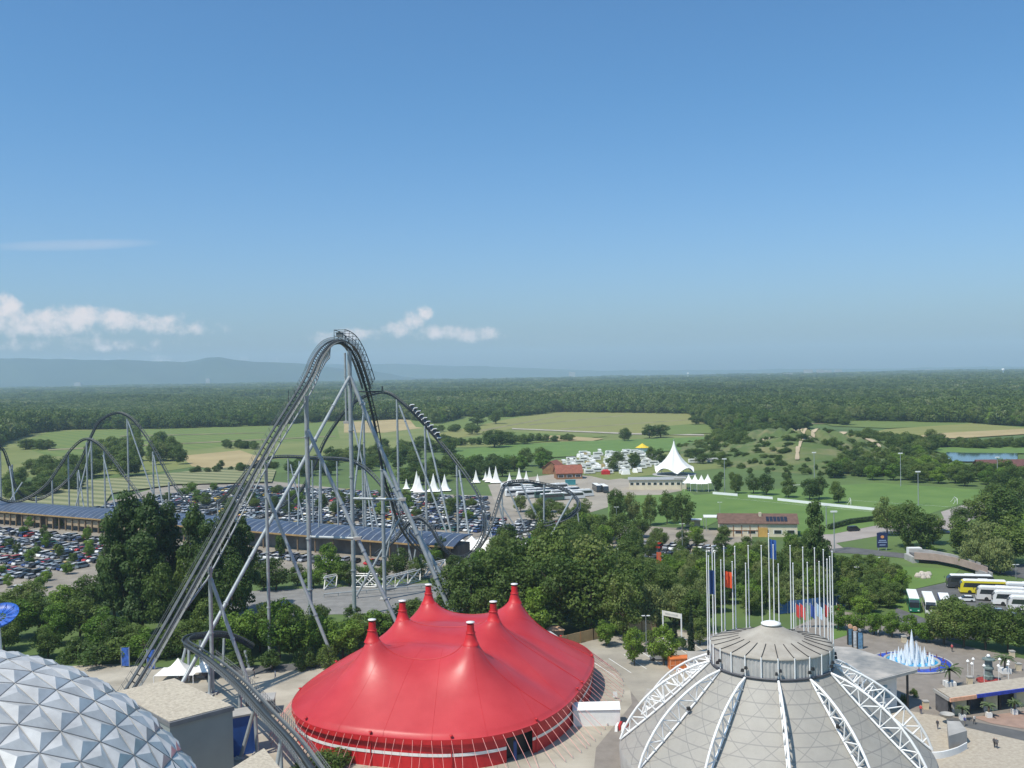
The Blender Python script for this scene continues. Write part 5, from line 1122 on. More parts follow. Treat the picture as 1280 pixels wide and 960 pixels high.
p = G(803, 565); t = thing('yellow_pavilion', (p.x, p.y, 0), 'yellow-topped pavilion at the back of the camp site', 'pavilion'); mb = MB(); mb.lathe((p.x, p.y, 3.5), [(5.5,0),(3,1.2),(0,3.2)], 12); obj('roof', mb, mat('yellow awning', (.7,.5,.03), .6), t); mb = MB(); mb.lathe((p.x, p.y, 0), [(4.5,0),(4.5,3.5)], 12); obj('wall', mb, M_white, t)
p = G(757, 593); t = thing('red_kiosk', (p.x, p.y, 0), 'small bright red kiosk in front of the campers', 'kiosk'); mb = MB(); mb.box((p.x, p.y, 0), (5,3,2.2)); obj('wall', mb, mat('red paint', (.5,.02,.02), .5), t); mb = MB(); mb.box((p.x, p.y, 2.2), (4,2.4,.8), taper=.7); obj('roof', mb, _mc['red paint'], t)
# ================================================================ SPORTS GROUND
for i, (x0, y0, x1, y1) in enumerate(((891,618,922,620.5),(935,622,966,624.5),(972,626,1026,632),(1026,632,1096,639))):
    a, b = G(x0, y0), G(x1, y1); d = (b-a); t = thing('banner_fence', a, '%s white banner fence section from the left between the two pitches' % nth(i), 'fence', 'banner fences along the pitch'); mb = MB(); n = Vector((-d.y, d.x, 0)).normalized()*.06
    mb.loft([[q-n+Vector((0,0,.15)), q-n+Vector((0,0,1.35)), q+n+Vector((0,0,1.35)), q+n+Vector((0,0,.15))] for q in (a, b)]); obj('banner', mb, mat('printed white banner', (.80,.80,.78), .6, var=0, col2=(.70,.72,.74), scale=.08), t); mb = MB(); nn = int(d.length/3)
    for k in range(nn+1): q = a.lerp(b, k/nn); mb.tube([q, q+Vector((0,0,1.4))], .05, 5)
    obj('posts', mb, M_steel, t)
a, b, c = G(1037, 662), G(1062, 655), G(1094, 651); t = thing('clipped_hedge', a, 'dark clipped hedge between lawn and dusty road', 'hedge'); mb = MB()
for q0, q1 in ((a, b), (b, c)):
    d = (q1-q0); n = Vector((-d.y, d.x, 0)).normalized()*.8; mb.loft([[q-n, q-n*.8+Vector((0,0,2)), q+n*.8+Vector((0,0,2)), q+n] for q in (q0, q1)])
obj('hedge_body', mb, mat('hedge leaves', (.02,.04,.012), .9, var=.6, scale=1.5, bump=1), t)
vs_ = []; bl = []
for q0, q1 in ((a, b), (b, c)):
    for k in range(14): p_ = q0.lerp(q1, k/14)-a; bl.append(((p_.x, p_.y, 1.2), (1.8, 1.1, 1.0)))
v_ = leaves(bl, 2500, .22, RNG); o = bpy.data.objects.new('foliage', leafmesh('foliage', v_, M_lb)); finish(o, t); 
for i, (px, py, pt) in enumerate(((906,617,574),(1126,608,567),(1148,632,590),(1247,604,572),(1018,600,566),(1033,660,632),(1043,690,640))):
    f = G(px, py); h = at(px, pt, f.y).z; t = thing('floodlight_mast', f, ('slim floodlight mast behind the left end of the banner fence','floodlight mast at the back edge of the upper pitch','tall floodlight mast in the middle of the upper pitch','floodlight mast at the far right by the pond','floodlight mast below the earth mound','short lamp mast on the lower pitch beside the poplar','thin mast at the corner of the hedge')[i], 'mast', 'floodlight masts'); mb = MB(); mb.tube([f, (f.x, f.y, h)], .22, 8, r2=.14); obj('mast', mb, M_steel, t)
    mb = MB(); mb.box((f.x, f.y, h-.1), (2.2,.5,.5)); obj('lamp_head', mb, M_white, t)
def goal(px, py, rz, label):
    g = G(px, py); t = thing('football_goal', g, label, 'goal', 'football goals', rz); mb = MB()
    mb.tube([(-3.66,0,0),(-3.66,0,2.44),(3.66,0,2.44),(3.66,0,0)], .09, 6); mb.tube([(-3.66,0,2.44),(-3.66,1.8,0),(3.66,1.8,0),(3.66,0,2.44)], .06, 5); finish(bpy.data.objects.new('frame', mesh_of('frame', mb, M_white)), t)
goal(1195, 629, 1.3, 'white goal at the right end of the upper pitch'); goal(1063, 630, 1.3, 'white goal at the left of the upper pitch behind the trees'); goal(1000, 612, .2, 'small goal near the young trees')
mb = MB()
for (x0, y0, x1, y1) in ((1037,655,1094,645),(905,622,1095,640),(1060,625,1195,634)):
    a, b = G(x0, y0, .13), G(x1, y1, .13); d = (b-a).normalized(); n = Vector((-d.y, d.x, 0))*.1; mb.add([a-n, a+n, b+n, b-n], [(0,1,2,3)])
obj('pitch_lines', mb, M_white, kind='structure')
# ================================================================ RIGHT: BRIDGE, BILLBOARD
t = thing('road_bridge', G(1180, 715), 'low road bridge with brownish parapets above the bus park', 'bridge'); mb = MB()
pts_ = [G(*q) for q in ((1143,704),(1170,706),(1195,711),(1215,717),(1235,724))]; w_ = Vector((1.0, 6.5, 0))
for dz, dz2, off_, mi in ((1.2,2.2,0,0),):
    rows = [[q+Vector((0,0,1.3)), q+Vector((0,0,3.4)), q+Vector((.2,.5,3.4)), q+Vector((.2,.5,1.3))] for q in pts_]; mb.loft(rows)
obj('front_parapet', mb, mat('pinkish concrete', (.36,.27,.23), .85, var=.12), t); mb = MB()
mb.loft([[q+w_+Vector((0,0,2)), q+w_+Vector((0,0,3.4)), q+w_+Vector((.2,.5,3.4)), q+w_+Vector((.2,.5,2))] for q in pts_]); obj('rear_parapet', mb, M_conc, t)
mb = MB(); mb.loft([[q+Vector((.2,.5,1.9)), q+Vector((.2,.5,2.3)), q+w_+Vector((0,0,2.3)), q+w_+Vector((0,0,1.9))] for q in pts_]); obj('deck', mb, M_asph, t)
for q in (pts_[0], pts_[4]): mb = MB(); mb.box((q.x+.5, q.y+3.5, 0), (2, 6.6, 1.9)); obj('abutment', mb, M_conc, t)
t = thing('rock_pile', G(1155, 720), 'heap of pale boulders under the road bridge', 'rocks'); bmx = MB()
for k in range(16):
    q = G(1147+random.uniform(0, 17), 722+random.uniform(-4, 2)); r = random.uniform(.5, 1.1); bmx.lathe((q.x, q.y, 0), [(r, 0), (r*1.05, r*.5), (r*.6, r*1.2), (0, r*1.3)], 6, smooth=False)
obj('boulders', bmx, mat('pale rock', (.48,.42,.36), .9, var=.15), t)
p = G(1103, 688); t = thing('billboard', p, 'dark blue billboard with an orange emblem above pale lines at the road bend', 'billboard'); mb = MB(); mb.box((p.x, p.y, 1.0), (3.6,.3,5.0)); bb = obj('panel', mb, mat('navy board', (.02,.03,.10), .5, var=.1), t)
mb = MB(); mb.lathe((0,0,0), [(.0,0),(.6,.0)], 20, smooth=False); mb.v = [(p.x+x, p.y-.17, 4.6+y*.8) for x, y, z in mb.v]; obj('emblem', mb, mat('orange print', (.75,.33,.12), .5), bb)
mb = MB()
for z_, w2 in ((3.2,2.4),(2.6,2.9),(1.7,2.0)): mb.box((p.x, p.y-.18, z_), (w2,.02,.32))
obj('pale_lines', mb, mat('pale blue print', (.30,.38,.55), .5), bb); mb = MB()
for x in (-1.3, 1.3): mb.box((p.x+x, p.y, 0), (.25,.25,1.0))
obj('posts', mb, M_steel, t)
p = G(1146, 697); t = thing('white_lorry', (p.x, p.y, 0), 'small white box lorry on the road left of the bridge', 'lorry'); mb = MB(); mb.box((p.x-.8, p.y, .7), (4.2,2.2,2.6)); obj('box_body', mb, M_white, t); mb = MB(); mb.box((p.x+2.1, p.y, .5), (1.5,2.1,1.9), taper=.85); cb = obj('cab', mb, M_white, t); mb = MB(); mb.box((p.x+2.75, p.y, 1.4), (.3,1.8,.7)); obj('windscreen', mb, M_cg, cb)
for x in (-2, 2):
    for y in (-1, 1): mb = MB(); mb.tube([(p.x+x, p.y+y-.12, .45), (p.x+x, p.y+y+.12, .45)], .45, 10); obj('wheel', mb, M_tyre, t)
def lamp(px, py, pt, label, two=True):
    f = G(px, py); h = at(px, pt, f.y).z; t = thing('street_lamp', f, label, 'lamp', 'street lamps'); mb = MB(); mb.tube([f, (f.x, f.y, h)], .09, 8, r2=.06); obj('post', mb, M_steel, t); mb = MB(); mb.box((f.x-.55, f.y, h), (.75,.3,.14)); mb.box((f.x+.55, f.y, h), (.75,.3,.14)); obj('lamp_head', mb, M_white, t)
lamp(808, 818, 770, 'twin headed street lamp between the two young trees on the apron'); lamp(1270, 724, 706, 'twin headed lamp on the road at the right edge'); lamp(771, 668, 634, 'street lamp over the cars left of the pitch trees'); lamp(853, 690, 655, 'street lamp amid the right lot'); lamp(1102, 714, 697, 'street lamp below the billboard'); lamp(1072, 728, 709, 'lamp with round head on the slope left of the bus park'); lamp(900, 650, 628, 'street lamp near the white canopy')
# ================================================================ WEST APRON
p0, p1 = G(829, 800), G(852, 805); h = at(829, 763, p0.y).z; t = thing('gateway_frame', p0, 'white gateway frame with a pale crossbar sign on two posts', 'gateway'); mb = MB()
for q in (p0, p1): mb.box((q.x, q.y, 0), (.28,.28,h))
obj('posts', mb, M_truss, t); mb = MB(); d = p1-p0; mb.loft([[q+Vector((0,-.12,h-1.1)), q+Vector((0,-.12,h)), q+Vector((0,.12,h)), q+Vector((0,.12,h-1.1))] for q in (p0, p1)]); sg = obj('sign_beam', mb, mat('pale sign', (.66,.64,.58), .5), t)
mb = MB(); a_ = p0+d*.12; 
for k in range(12): q = p0+d*(.14+.06*k); mb.box((q.x, q.y-.14, h-.75), (.16,.02,.4))
obj('sign_marks', mb, mat('grey print', (.25,.25,.27), .6), sg)
M_board = mat('tan board fence', (.48,.34,.17), .8, var=.15, scale=.6)
for i, (x0, y0, x1, y1, h) in enumerate(((693,812,742,800,2.6),(742,800,760,796,2.6),(783,793,822,790,3.0))):
    a, b = G(x0, y0), G(x1, y1); t = thing('board_fence', a, ('tan board fence running from the wooden huts behind the red tent','short tan fence section left of the first young tree','tan board fence between the lamp and the white gateway')[i], 'fence', 'tan board fences'); mb = MB(); mb.loft([[q+Vector((0,-.06,.05)), q+Vector((0,-.06,h)), q+Vector((0,.06,h)), q+Vector((0,.06,.05))] for q in (a, b)]); obj('boards', mb, M_board, t); mb = MB(); n = max(2, int((b-a).length/3))
    for k in range(n+1): q = a.lerp(b, k/n); mb.box((q.x, q.y-.15, 0), (.14,.14,h+.1))
    obj('posts', mb, M_wood, t)
for i, (px, py, c, lb) in enumerate(((692,800,(.35,.22,.14),'brown wooden hut behind the right edge of the red tent'),(683,808,(.33,.34,.34),'grey hut beside the brown one behind the red tent'))):
    p = G(px, py); t = thing('small_hut', (p.x, p.y, 0), lb, 'hut', 'huts behind the tent'); mb = MB(); mb.box((p.x, p.y, 0), (4,3,2.5), .3); obj('wall', mb, mat('hut wall %d' % i, c, .8), t); mb = MB(); mb.box((p.x, p.y, 2.5), (4.5,3.5,.8), .3, taper=.5); obj('roof', mb, mat('hut roof %d' % i, tuple(x*1.5 for x in c), .8), t)
p = G(849, 836); t = thing('orange_container', (p.x, p.y, 0), 'orange panelled container beside the dome', 'container'); mb = MB(); mb.box((p.x, p.y, 0), (4.2,2.4,2.3), .12); cb = obj('shell', mb, mat('orange paint', (.62,.17,.04), .6, var=.12), t); mb = MB()
for k in range(5): mb.box((p.x-2+k, p.y-1.22+(-2+k)*.12, 0), (.08,.06,2.3), .12)
mb.box((p.x, p.y-1.24, 1.1), (4.1,.05,.08), .12); obj('panel_battens', mb, mat('pale orange batten', (.7,.4,.25), .6), cb); mb = MB(); mb.box((p.x, p.y, 2.3), (4.4,2.6,.2), .12); obj('lid', mb, _mc['orange paint'], t)
p = G(777, 908); t = thing('barrier', (p.x, p.y, 0), 'red and white barrier blocks on the path beside the white cabin', 'barrier')
for k in range(4): mb = MB(); mb.box((p.x-.9+k*.55, p.y+(k % 2)*.6-1.5, 0), (.5,2.4,.9), -.3, taper=.8); obj('block', mb, _mc['red paint'] if k % 2 else M_white, t)
p = G(769, 874); t = thing('white_sign', (p.x, p.y, 0), 'small white sign board among the tent ropes', 'sign'); mb = MB(); mb.box((p.x, p.y, .4), (.8,.1,1.0)); obj('board', mb, M_white, t); mb = MB(); mb.box((p.x, p.y+.08, 0), (.1,.06,1.2)); obj('post', mb, M_steel, t)
p = G(833, 880, 5); t = thing('service_block', (p.x, p.y+4, 0), 'white box building peeking out left of the dome trusses', 'building'); mb = MB(); mb.box((p.x+1.5, p.y+3, 0), (9.5,8,4.8), -.25); obj('wall', mb, M_white, t); mb = MB(); mb.box((p.x+1.5, p.y+3, 4.8), (9.8,8.3,.3), -.25); obj('roof', mb, M_rooft, t)
p = G(877, 826, 5); t = thing('white_box_building', (p.x, p.y+3, 0), 'small white flat building behind the left side of the drum', 'building'); mb = MB(); mb.box((p.x+3, p.y+3, 0), (10,6,4.8), -.1); obj('wall', mb, M_white, t); mb = MB(); mb.box((p.x+3, p.y+3, 4.8), (10.3,6.3,.3), -.1); obj('roof', mb, M_rooft, t)
p = G(824, 720); t = thing('orange_banner', (p.x, p.y, 0), 'orange red feather banner in the trees left of the flagpoles', 'banner'); mb = MB(); mb.box((p.x, p.y, 3.2), (1.4,.12,4)); obj('cloth', mb, mat('orange cloth', (.65,.12,.04), .7), t); mb = MB(); mb.tube([p, (p.x, p.y, 7.3)], .08, 6); obj('pole', mb, M_steel, t)
# ================================================================ FLAG ROW AND BLUE FENCE
fc = [(.6,.05,.04),(.65,.06,.05),(.05,.10,.35),(.45,.60,.75),(.55,.05,.05),(.75,.75,.75),(.60,.10,.06),(.10,.25,.12)]
fn = ['red','bright red','dark blue','pale blue','crimson','white','red and white','green']
for i, px in enumerate((995,1000,1013,1021,1030,1036,1046,1008)):
    f = G(px, 785); t = thing('national_flag', f, '%s flag on a short pole in the row beyond the dome' % fn[i], 'flag', 'flags in the row beyond the dome'); mb = MB(); mb.tube([f, (f.x, f.y, 6)], .07, 6); obj('pole', mb, M_truss, t); rows = []
    for s in range(6): rows.append([(f.x+.1+.24*s, f.y+.2*math.sin(s*1.7+i), 5.9-.75*r_-.22*s) for r_ in range(5)])
    mb = MB(); mb.loft(rows, closed=False, cap=False, smooth=True); obj('cloth', mb, mat('flag fabric '+fn[i], fc[i], .7, var=.1), t)
a, b = G(974, 768), G(1056, 758); t = thing('blue_hoarding', a, 'blue hoarding behind the flags', 'hoarding'); mb = MB(); mb.loft([[q+Vector((0,0,.1)), q+Vector((0,0,3.0)), q+Vector((0,.15,3.0)), q+Vector((0,.15,.1))] for q in (a, b)]); obj('boards', mb, mat('blue hoarding paint', (.05,.14,.34), .6, var=.2), t); mb = MB()
for k in range(9): q = a.lerp(b, k/8); mb.box((q.x, q.y-.1, 0), (.15,.15,3.2))
obj('posts', mb, M_steel, t)
# ================================================================ PLAZA
FC = G(1140, 829); t = thing('fountain', FC, 'round fountain with blue basin and a cone of white water jets', 'fountain')
mb = MB(); mb.lathe(FC, [(7.6,.02),(7.6,.32),(7.0,.32)], 48); mb.lathe(FC, [(7.0,.34),(5.6,.40)], 48); rim = obj('basin_ring', mb, mat('blue mosaic', (.03,.07,.42), .35, var=.5, scale=1.5), t); mb = MB(); mb.lathe(FC, [(5.6,.1),(5.6,.75),(5.1,.75),(5.1,.3)], 48); obj('inner_kerb', mb, M_conc, t); mb = MB(); mb.lathe(FC, [(7.62,.0),(8.0,.0),(8.0,.38),(7.62,.38),(7.62,.0)], 48); obj('outer_kerb', mb, M_conc, t)
mb = MB(); mb.lathe(FC, [(5.1,.5),(0,.5)], 48); obj('water', mb, mat('bright blue basin water', (.03,.30,.55), .1, var=.3, scale=1.2, spec=.7), t)
M_jet = mat('foaming water', (.85,.89,.92), .5, var=.05); jb = bpy.data.materials['foaming water'].node_tree.nodes['Principled BSDF']; jb.inputs['Alpha'].default_value = .72
def jet(x, y, h, r):
    mb = MB(); mb.lathe((x, y, .5), [(r*1.5, 0), (r*1.25, h*.15), (r*.8, h*.5), (r*.4, h*.8), (.03, h)], 8); obj('water_jet', mb, M_jet, t)
jet(FC.x, FC.y, 6.6, .6)
for n, rr, h, r in ((8,1.3,3.9,.34),(12,2.6,2.6,.3),(16,4.1,1.6,.28)):
    for k in range(n): a = 2*math.pi*k/n+rr; jet(FC.x+rr*math.cos(a), FC.y+rr*math.sin(a), h*random.uniform(.8,1.2), r)
mb = MB()
for k in range(18): a = 2*math.pi*k/18; mb.box((FC.x+6.5*math.cos(a), FC.y+6.5*math.sin(a), .35), (.2,.2,.8), taper=.6)
obj('figures_on_rim', mb, mat('reddish bronze', (.22,.09,.08), .5), t)
# ticket columns
for i, (px, py, c) in enumerate(((1063,806,(.10,.20,.30)),(1069,809,(.55,.58,.60)),(1075,811,(.12,.24,.36)))):
    p = G(px, py); t = thing('ticket_column', p, ('left one of three ticket columns, blue panel with orange round top','middle pale ticket column with the largest round top','right ticket column with blue panel and grey cap')[i], 'column', 'ticket columns by the plaza path'); mb = MB(); mb.box(p, (1.0,.5,3.5)); pn = obj('panel', mb, mat('panel %d' % i, c, .5, var=.4, scale=2), t); mb = MB()
    for s in (-.58, .58): mb.box((p.x+s, p.y, 0), (.14,.6,3.7))
    obj('side_posts', mb, M_dark, t)
    mb = MB(); mb.tube([(p.x, p.y-.15, 4.15), (p.x, p.y+.15, 4.15)], .5 if i < 2 else .3, 16); obj('round_top', mb, mat('orange disc', (.6,.36,.22), .5) if i < 2 else M_conc, t)
# big canopy
z = 7.0; Q = [G(1030,807,z), G(1064,809,z), G(1100,820,z), G(1147,837,z), G(1093,851,z), G(1048,853,z)]; cc = sum(Q, Vector())/6; t = thing('entrance_canopy', (cc.x, cc.y, 0), 'large flat grey canopy roof right of the dome, carried by black posts', 'canopy'); mb = MB(); mb.prism([(q.x, q.y) for q in Q], z-.5, z); rf = obj('roof', mb, M_conc, t)
mb = MB(); mb.prism([(cc.x+(q.x-cc.x)*.96, cc.y+(q.y-cc.y)*.96) for q in Q], z+.01, z+.05); obj('roof_surface', mb, mat('stained roof film', (.20,.20,.19), .55, var=0, col2=(.46,.42,.37), scale=.22, detail=9), rf)
mb = MB(); 
for (px, py) in ((1134,839),(1075,849),(1098,822)): q = G(px, py, z); mb.box((q.x, q.y, 0), (.32,.32,z-.5))
obj('posts', mb, M_dark, t)
p = G(1100, 886); t = thing('white_sign_wall', p, 'white panel wall with blue grey drawing under the canopy edge', 'wall'); mb = MB(); mb.box((p.x, p.y, 0), (6.0,.4,5.6)); w = obj('panel', mb, M_white, t); mb = MB(); mb.box((p.x+.4, p.y-.22, 2.0), (2.8,.03,1.6)); mb.box((p.x+.9, p.y-.22, 3.9), (.8,.03,.5)); obj('print', mb, mat('blue grey print', (.22,.36,.44), .5, var=.6, scale=1.5), w)
# kiosk row
z = 3.6; A0, A1, A2, A3 = G(1187,873,z), G(1345,851,z), G(1340,838,z), G(1168,861,z); t = thing('kiosk_row', G(1230, 895), 'low kiosk row with beige roof, blue fascia and an orange corner', 'kiosk'); t.location.z = 0; cc = (A0+A1+A2+A3)/4
mb = MB(); mb.prism([cc+(q-cc)*.97 for q in (A0,A1,A2,A3)], z-.35, z-.02); rf = obj('roof', mb, M_cobble, t); mb = MB()
def strip(a, b, z0, z1, out_, mb_): 
    d = (b-a).normalized(); n = Vector((d.y, -d.x, 0))*out_; mb_.loft([[Vector((q.x, q.y, z0)), Vector((q.x, q.y, z1)), Vector((q.x, q.y, z1))+n, Vector((q.x, q.y, z0))+n] for q in (a, b)])
am = A0.lerp(A1, .20); strip(A0, am, z-.6, z+.05, .25, mb); o_ = obj('orange_fascia', mb, mat('orange sign band', (.70,.36,.22), .6, var=.15, scale=2), rf); mb = MB(); strip(am, A1, z-.55, z+.05, .25, mb); obj('blue_fascia', mb, mat('blue fascia', (.03,.05,.36), .5, var=.3, scale=2), rf); mb = MB(); strip(A3, A0, z-.5, z+.05, .25, mb); obj('grey_fascia', mb, M_conc, rf)
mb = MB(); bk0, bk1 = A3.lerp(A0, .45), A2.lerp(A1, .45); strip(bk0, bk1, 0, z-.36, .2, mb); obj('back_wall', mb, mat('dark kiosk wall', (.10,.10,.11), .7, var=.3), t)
for k in range(9):
    q = A0.lerp(A1, .04+.12*k); mb = MB(); mb.box((q.x, q.y+.8, 0), (.4,.5,z-.4)); obj('pillar', mb, M_dark if k % 2 else M_conc, t)
    if k % 2 == 0: q2 = A0.lerp(A1, .1+.12*k); mb = MB(); mb.box((q2.x, q2.y+1.4, 0), (2.2,.8,2.8)); obj('counter_booth', mb, mat('cream booth', (.62,.55,.34), .7, var=.1), t)
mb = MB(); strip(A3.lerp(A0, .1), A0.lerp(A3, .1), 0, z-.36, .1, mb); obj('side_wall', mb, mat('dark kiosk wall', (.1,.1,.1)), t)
# palms and tubs
M_tub = mat('white tub', (.72,.71,.68), .6, var=.05); M_palm = mat('palm frond', (.06,.09,.025), .6, var=.3, scale=2)
def palm(px, py, h, label):
    p = G(px, py); t = thing('potted_palm', p, label, 'palm', 'potted palms on the plaza'); mb = MB(); mb.box(p, (1.9 if h > 3 else .9, 1.9 if h > 3 else .9, 1.0)); obj('tub', mb, M_tub, t); mb = MB(); mb.tube([(p.x, p.y, .9), (p.x+.05, p.y, 1+h*.45)], .22, 8, r2=.16); obj('trunk', mb, M_bark, t); mb = MB(); z0 = 1+h*.45
    for k in range(26):
        a = random.uniform(0, 6.28); e = random.uniform(.1, 1.1); L_ = h*.55*random.uniform(.8, 1.1); pts_ = [Vector((p.x, p.y, z0))]
        for s in range(1, 6): q = s/5; pts_.append(Vector((p.x+math.cos(a)*L_*q*math.cos(e*(1-q*.5)), p.y+math.sin(a)*L_*q*math.cos(e*(1-q*.5)), z0+L_*math.sin(e)*q-L_*.55*q*q)))
        sd = Vector((-math.sin(a), math.cos(a), 0)); 
        for s in range(5):
            wd_ = .26*(1-s/6); u_ = pts_[s]; v_ = pts_[s+1]
            for sg in (-1, 1): mb.add([u_, v_, v_+sd*sg*wd_+Vector((0,0,-.12)), u_+sd*sg*wd_+Vector((0,0,-.12))], [(0,1,2,3)])
    obj('fronds', mb, M_palm, t)
palm(1187,858,5,'large potted palm in a white tub left on the kiosk side of the plaza'); palm(1256,841,4.2,'potted palm in a white tub right of the statue'); palm(1203,900,2.4,'small potted palm before the orange corner of the kiosk'); palm(1236,897,2.6,'small potted palm in the middle of the kiosk front'); palm(1268,893,2.6,'small potted palm at the right part of the kiosk front')
p = G(1236, 852); t = thing('statue_tower', p, 'slender green-grey ornamental tower on a red flower base', 'monument'); mb = MB(); mb.lathe(p, [(2.2,0),(2.3,.3),(1.6,.55),(0,.6)], 16); obj('flower_base', mb, mat('red blossoms', (.30,.035,.03), .9, var=.7, scale=4, bump=1), t); mb = MB(); mb.lathe(p, [(1.0,.5),(1.0,1.2),(.75,1.4),(.72,2.4),(.95,2.5),(.95,2.8),(.7,3.0),(.7,4.2),(1.2,4.3),(1.2,4.5),(.6,4.6),(0,4.7)], 10, smooth=False); obj('shaft', mb, mat('verdigris stone', (.13,.17,.16), .7, var=.3, scale=2), t); mb = MB(); mb.lathe((p.x, p.y, 4.7), [(0,0),(.32,.15),(.38,.4),(.2,.65),(0,.7)], 12); obj('globe', mb, M_white, t)
t = thing('globe_lamps', p+Vector((3.8, 2.2, 0)), 'cluster of small white umbrella lamps around the ornamental tower', 'lamps'); 
for k in range(9): a = 2*math.pi*k/9; q = (p.x+3.9*math.cos(a), p.y+2.6*math.sin(a)); mb = MB(); mb.tube([(q[0], q[1], 0), (q[0], q[1], 3.9)], .04, 5); mb.lathe((q[0], q[1], 3.8), [(.32,0),(.2,.2),(0,.4)], 10); obj('lamp', mb, M_white, t)
for i, (px, py, lb) in enumerate(((1130,803,'behind the fountain'),(1157,886,'in front of the canopy post'),(1265,822,'at the avenue edge on the right'),(1273,838,'right of the potted palm'),(1212,855,'right of the large palm'),(1158,820,'hidden'))[:5]):
    p = G(px, py); t = thing('litter_bin', p, 'cream litter bin '+lb, 'bin', 'litter bins'); mb = MB(); mb.box(p, (.9,.9,1.35)); obj('bin_body', mb, mat('cream bin', (.62,.52,.36), .6), t); mb = MB(); mb.box((p.x, p.y, 1.35), (1.05,1.05,.15)); obj('lid', mb, M_conc, t)
# curved white ramp and box at the foot of the dome
p = G(1196, 935); t = thing('white_curb_arc', G(1170, 941), 'low white curved wall ending in a pale wedge at the dome foot', 'wall'); t.location.z = 0; mb = MB(); cur = spline([G(1155,941,1), G(1175,941,1), G(1195,936,1), G(1209,929,1)], n=6); mb.loft([[q+Vector((0,0,-1)), q+Vector((0,0,.1)), q+Vector((.15,.35,.1)), q+Vector((.15,.35,-1))] for q in cur]); obj('curb', mb, M_white, t); mb = MB(); a, b, c, d = G(1184,917), G(1200,918), G(1209,930), G(1186,937); mb.prism([(q.x, q.y) for q in (a, b, c, d)], .1, 2.2); obj('wedge', mb, M_conc, t)
p = G(1184, 905); t = thing('satellite_dish', p, 'grey dish on a short stand beside the cobbled square', 'dish'); mb = MB(); mb.lathe((p.x, p.y, 1.0), [(.2,0),(.8,.3),(1.2,.8)], 16); obj('dish', mb, M_conc, t); mb = MB(); mb.tube([p, (p.x, p.y, 1.1)], .12, 6); obj('stand', mb, M_steel, t)
# people: small distant figures built as one continuous body each
def person(px, py, rz, top, trou, label, g='visitors walking on the plaza'):
    p = G(px, py); o = thing('person', (p.x, p.y, .07), label, 'person', g, rz); mb = MB(); H = 1.72
    def limb(pts, rs, n=8):
        rows = []
        for q, r in zip(pts, rs): rows.append([(q[0]+r*1.0*math.cos(2*math.pi*k/n), q[1]+r*1.0*math.sin(2*math.pi*k/n), q[2]) for k in range(n)])
        mb.loft(rows, smooth=True)
    bm = bmesh.new(); V = {}
    J = dict(pelvis=(0,0,.92,.15), belly=(0,0,1.1,.14), chest=(0,0,1.32,.16), neck=(0,0,1.47,.06), head=(.01,0,1.56,.09), crown=(0,0,1.66,.085), hipL=(0,.10,.86,.10), kneeL=(.10,.11,.48,.065), ankL=(.10,.11,.09,.045), toeL=(.24,.12,.03,.035), hipR=(0,-.10,.86,.10), kneeR=(-.02,-.11,.48,.065), ankR=(-.16,-.11,.09,.045), toeR=(-.03,-.12,.03,.035), shL=(0,.19,1.38,.065), elL=(-.04,.26,1.12,.045), haL=(.06,.27,.88,.035), shR=(0,-.19,1.38,.065), elR=(-.02,-.26,1.12,.045), haR=(.12,-.27,.90,.035))
    for k, v in J.items(): V[k] = bm.verts.new(v[:3])
    for a, b in (('pelvis','belly'),('belly','chest'),('chest','neck'),('neck','head'),('head','crown'),('pelvis','hipL'),('hipL','kneeL'),('kneeL','ankL'),('ankL','toeL'),('pelvis','hipR'),('hipR','kneeR'),('kneeR','ankR'),('ankR','toeR'),('chest','shL'),('shL','elL'),('elL','haL'),('chest','shR'),('shR','elR'),('elR','haR')): bm.edges.new((V[a], V[b]))
    me = bpy.data.meshes.new('body'); bm.to_mesh(me); bm.free(); ob = bpy.data.objects.new('body', me); finish(ob, o)
    ob.modifiers.new('Skin', 'SKIN'); me.materials.append(clothmat(top, trou))
    if not me.skin_vertices: 
        bm = bmesh.new(); bm.from_mesh(me); bm.verts.layers.skin.verify(); bm.to_mesh(me); bm.free()
    for i, v in enumerate(J.values()): me.skin_vertices[0].data[i].radius = (v[3], v[3]); me.skin_vertices[0].data[i].use_root = (i == 0)
    ob.modifiers.new('Sub', 'SUBSURF').levels = 1
def clothmat(top, trou):
    nm = 'clothes %s %s' % (top, trou)
    if nm in bpy.data.materials: return bpy.data.materials[nm]
    m = bpy.data.materials.new(nm); m.use_nodes = True; t = m.node_tree; b = t.nodes['Principled BSDF']; co = t.nodes.new('ShaderNodeTexCoord'); s = t.nodes.new('ShaderNodeSeparateXYZ'); t.links.new(co.outputs['Object'], s.inputs[0]); cr = t.nodes.new('ShaderNodeValToRGB'); cr.color_ramp.interpolation = 'CONSTANT'; t.links.new(mth('DIVIDE', s.outputs[2], 2.0, tree=t), cr.inputs[0]); e = cr.color_ramp.elements; e[0].position = 0; e[0].color = (*trou, 1); e[1].position = .47; e[1].color = (*top, 1); q = e.new(.735); q.color = (.5,.32,.24,1); q = e.new(.82); q.color = (.08,.05,.03,1); t.links.new(cr.outputs[0], b.inputs['Base Color']); return m
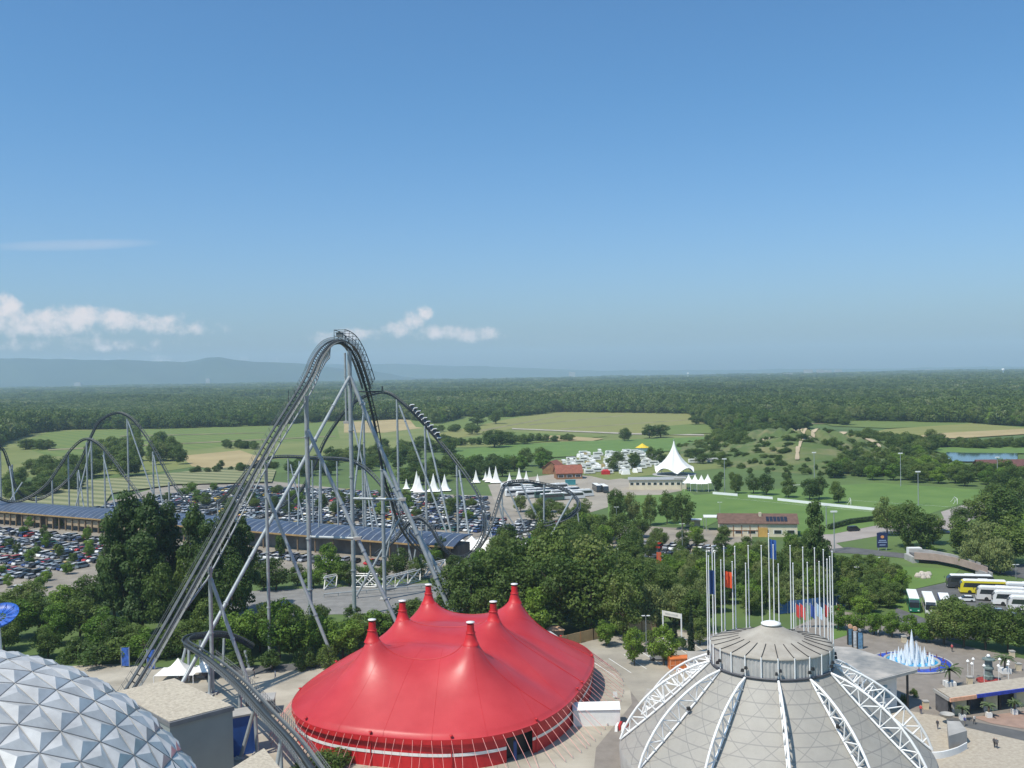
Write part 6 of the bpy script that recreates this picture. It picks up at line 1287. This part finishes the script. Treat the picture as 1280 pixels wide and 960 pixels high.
pp = [(1080,862,.4,(.7,.7,.7),(.05,.06,.12),'person in a white top and dark trousers walking on the plaza below the canopy'),(1098,796,2.2,(.6,.6,.6),(.1,.1,.1),'person in white on the path by the avenue trees'),(1151,893,1,(.5,.05,.05),(.04,.05,.1),'person in red near the cobbled square edge'),(1206,908,.2,(.05,.06,.2),(.2,.18,.15),'person in navy left on the paved band'),(1218,906,2,(.6,.55,.5),(.05,.05,.06),'person in beige on the paved band'),(1243,935,.5,(.06,.06,.07),(.03,.03,.03),'person in black standing on the cobbled square'),(1246,936,.9,(.1,.1,.11),(.03,.03,.05),'person in dark grey beside the one in black'),(1172,912,.5,(.05,.05,.06),(.1,.1,.12),'person in black near the curved white wall'),(1190,815,.5,(.5,.1,.1),(.05,.05,.06),'person in dark red behind the fountain'),(1113,792,.8,(.75,.75,.72),(.3,.3,.35),'person in white and grey near the hedge'),(318,848,.3,(.05,.05,.06),(.05,.05,.06),'person in black on the yard left of the tent'),(344,848,.3,(.7,.7,.7),(.1,.1,.2),'person in white on the yard left of the tent')]
for a in pp: person(*a)
# ================================================================ FAR LANDMARKS
for i, (px, pt, pb, D, w) in enumerate(((1254,461,470,5200,9),(860,466,470,7000,8))):
    p = at(px, pb, D); q = at(px, pt, D); t = thing('water_tower', (p.x, p.y, 0), ('white tower rising from the forest at the right', 'small pale tower on the horizon in the centre')[i], 'tower'); mb = MB(); mb.lathe((p.x, p.y, 0), [(w*.35,0),(w*.3,q.z-12),(w*.8,q.z-7),(w*.8,q.z),(0,q.z+2)], 12); obj('shaft', mb, M_white, t)
for i, (px, py, D, w, h) in enumerate(((1010,463,9000,70,28),(1025,463,9000,50,34),(1048,463,9400,60,26),(1030,464,9200,120,20),(98,479,9000,50,45),(95,480,9000,30,26),(715,466,10000,60,24),(1160,463,9000,40,22),(630,474,9000,50,26),(960,470,8000,40,20),(985,468,7500,60,22),(260,474,9500,38,10))):
    p = at(px, py, D); t = thing('distant_works', (p.x, p.y, 0), '%s pale industrial building counted from the left on the far horizon' % nth([95,98,260,630,715,960,985,1010,1025,1030,1048,1160].index(px)), 'building', 'pale buildings on the horizon'); mb = MB(); mb.box((p.x, p.y, 0), (w, w*.6, max(h, p.z+8))); obj('hall', mb, M_conc, t)
# ================================================================ HAZE
hz = bpy.data.materials.new('haze air'); hz.use_nodes = True; t = hz.node_tree; t.nodes.remove(t.nodes['Principled BSDF']); pv = t.nodes.new('ShaderNodeVolumePrincipled'); t.links.new(pv.outputs[0], t.nodes['Material Output'].inputs['Volume'])
pv.inputs['Color'].default_value = (.63,.83,1,1); pv.inputs['Density'].default_value = HAZE_D; pv.inputs['Anisotropy'].default_value = 0
mb = MB(); x, y0, y1, z0, z1 = 16000, -500, 16000, -1.0, 430; mb.add([(-x,y0,z0),(x,y0,z0),(x,y1,z0),(-x,y1,z0),(-x,y0,z1),(x,y0,z1),(x,y1,z1),(-x,y1,z1)], [(3,2,1,0),(4,5,6,7),(0,1,5,4),(1,2,6,5),(2,3,7,6),(3,0,4,7)])
obj('haze', mb, hz, kind='stuff', label='thin blue summer haze over the whole plain')
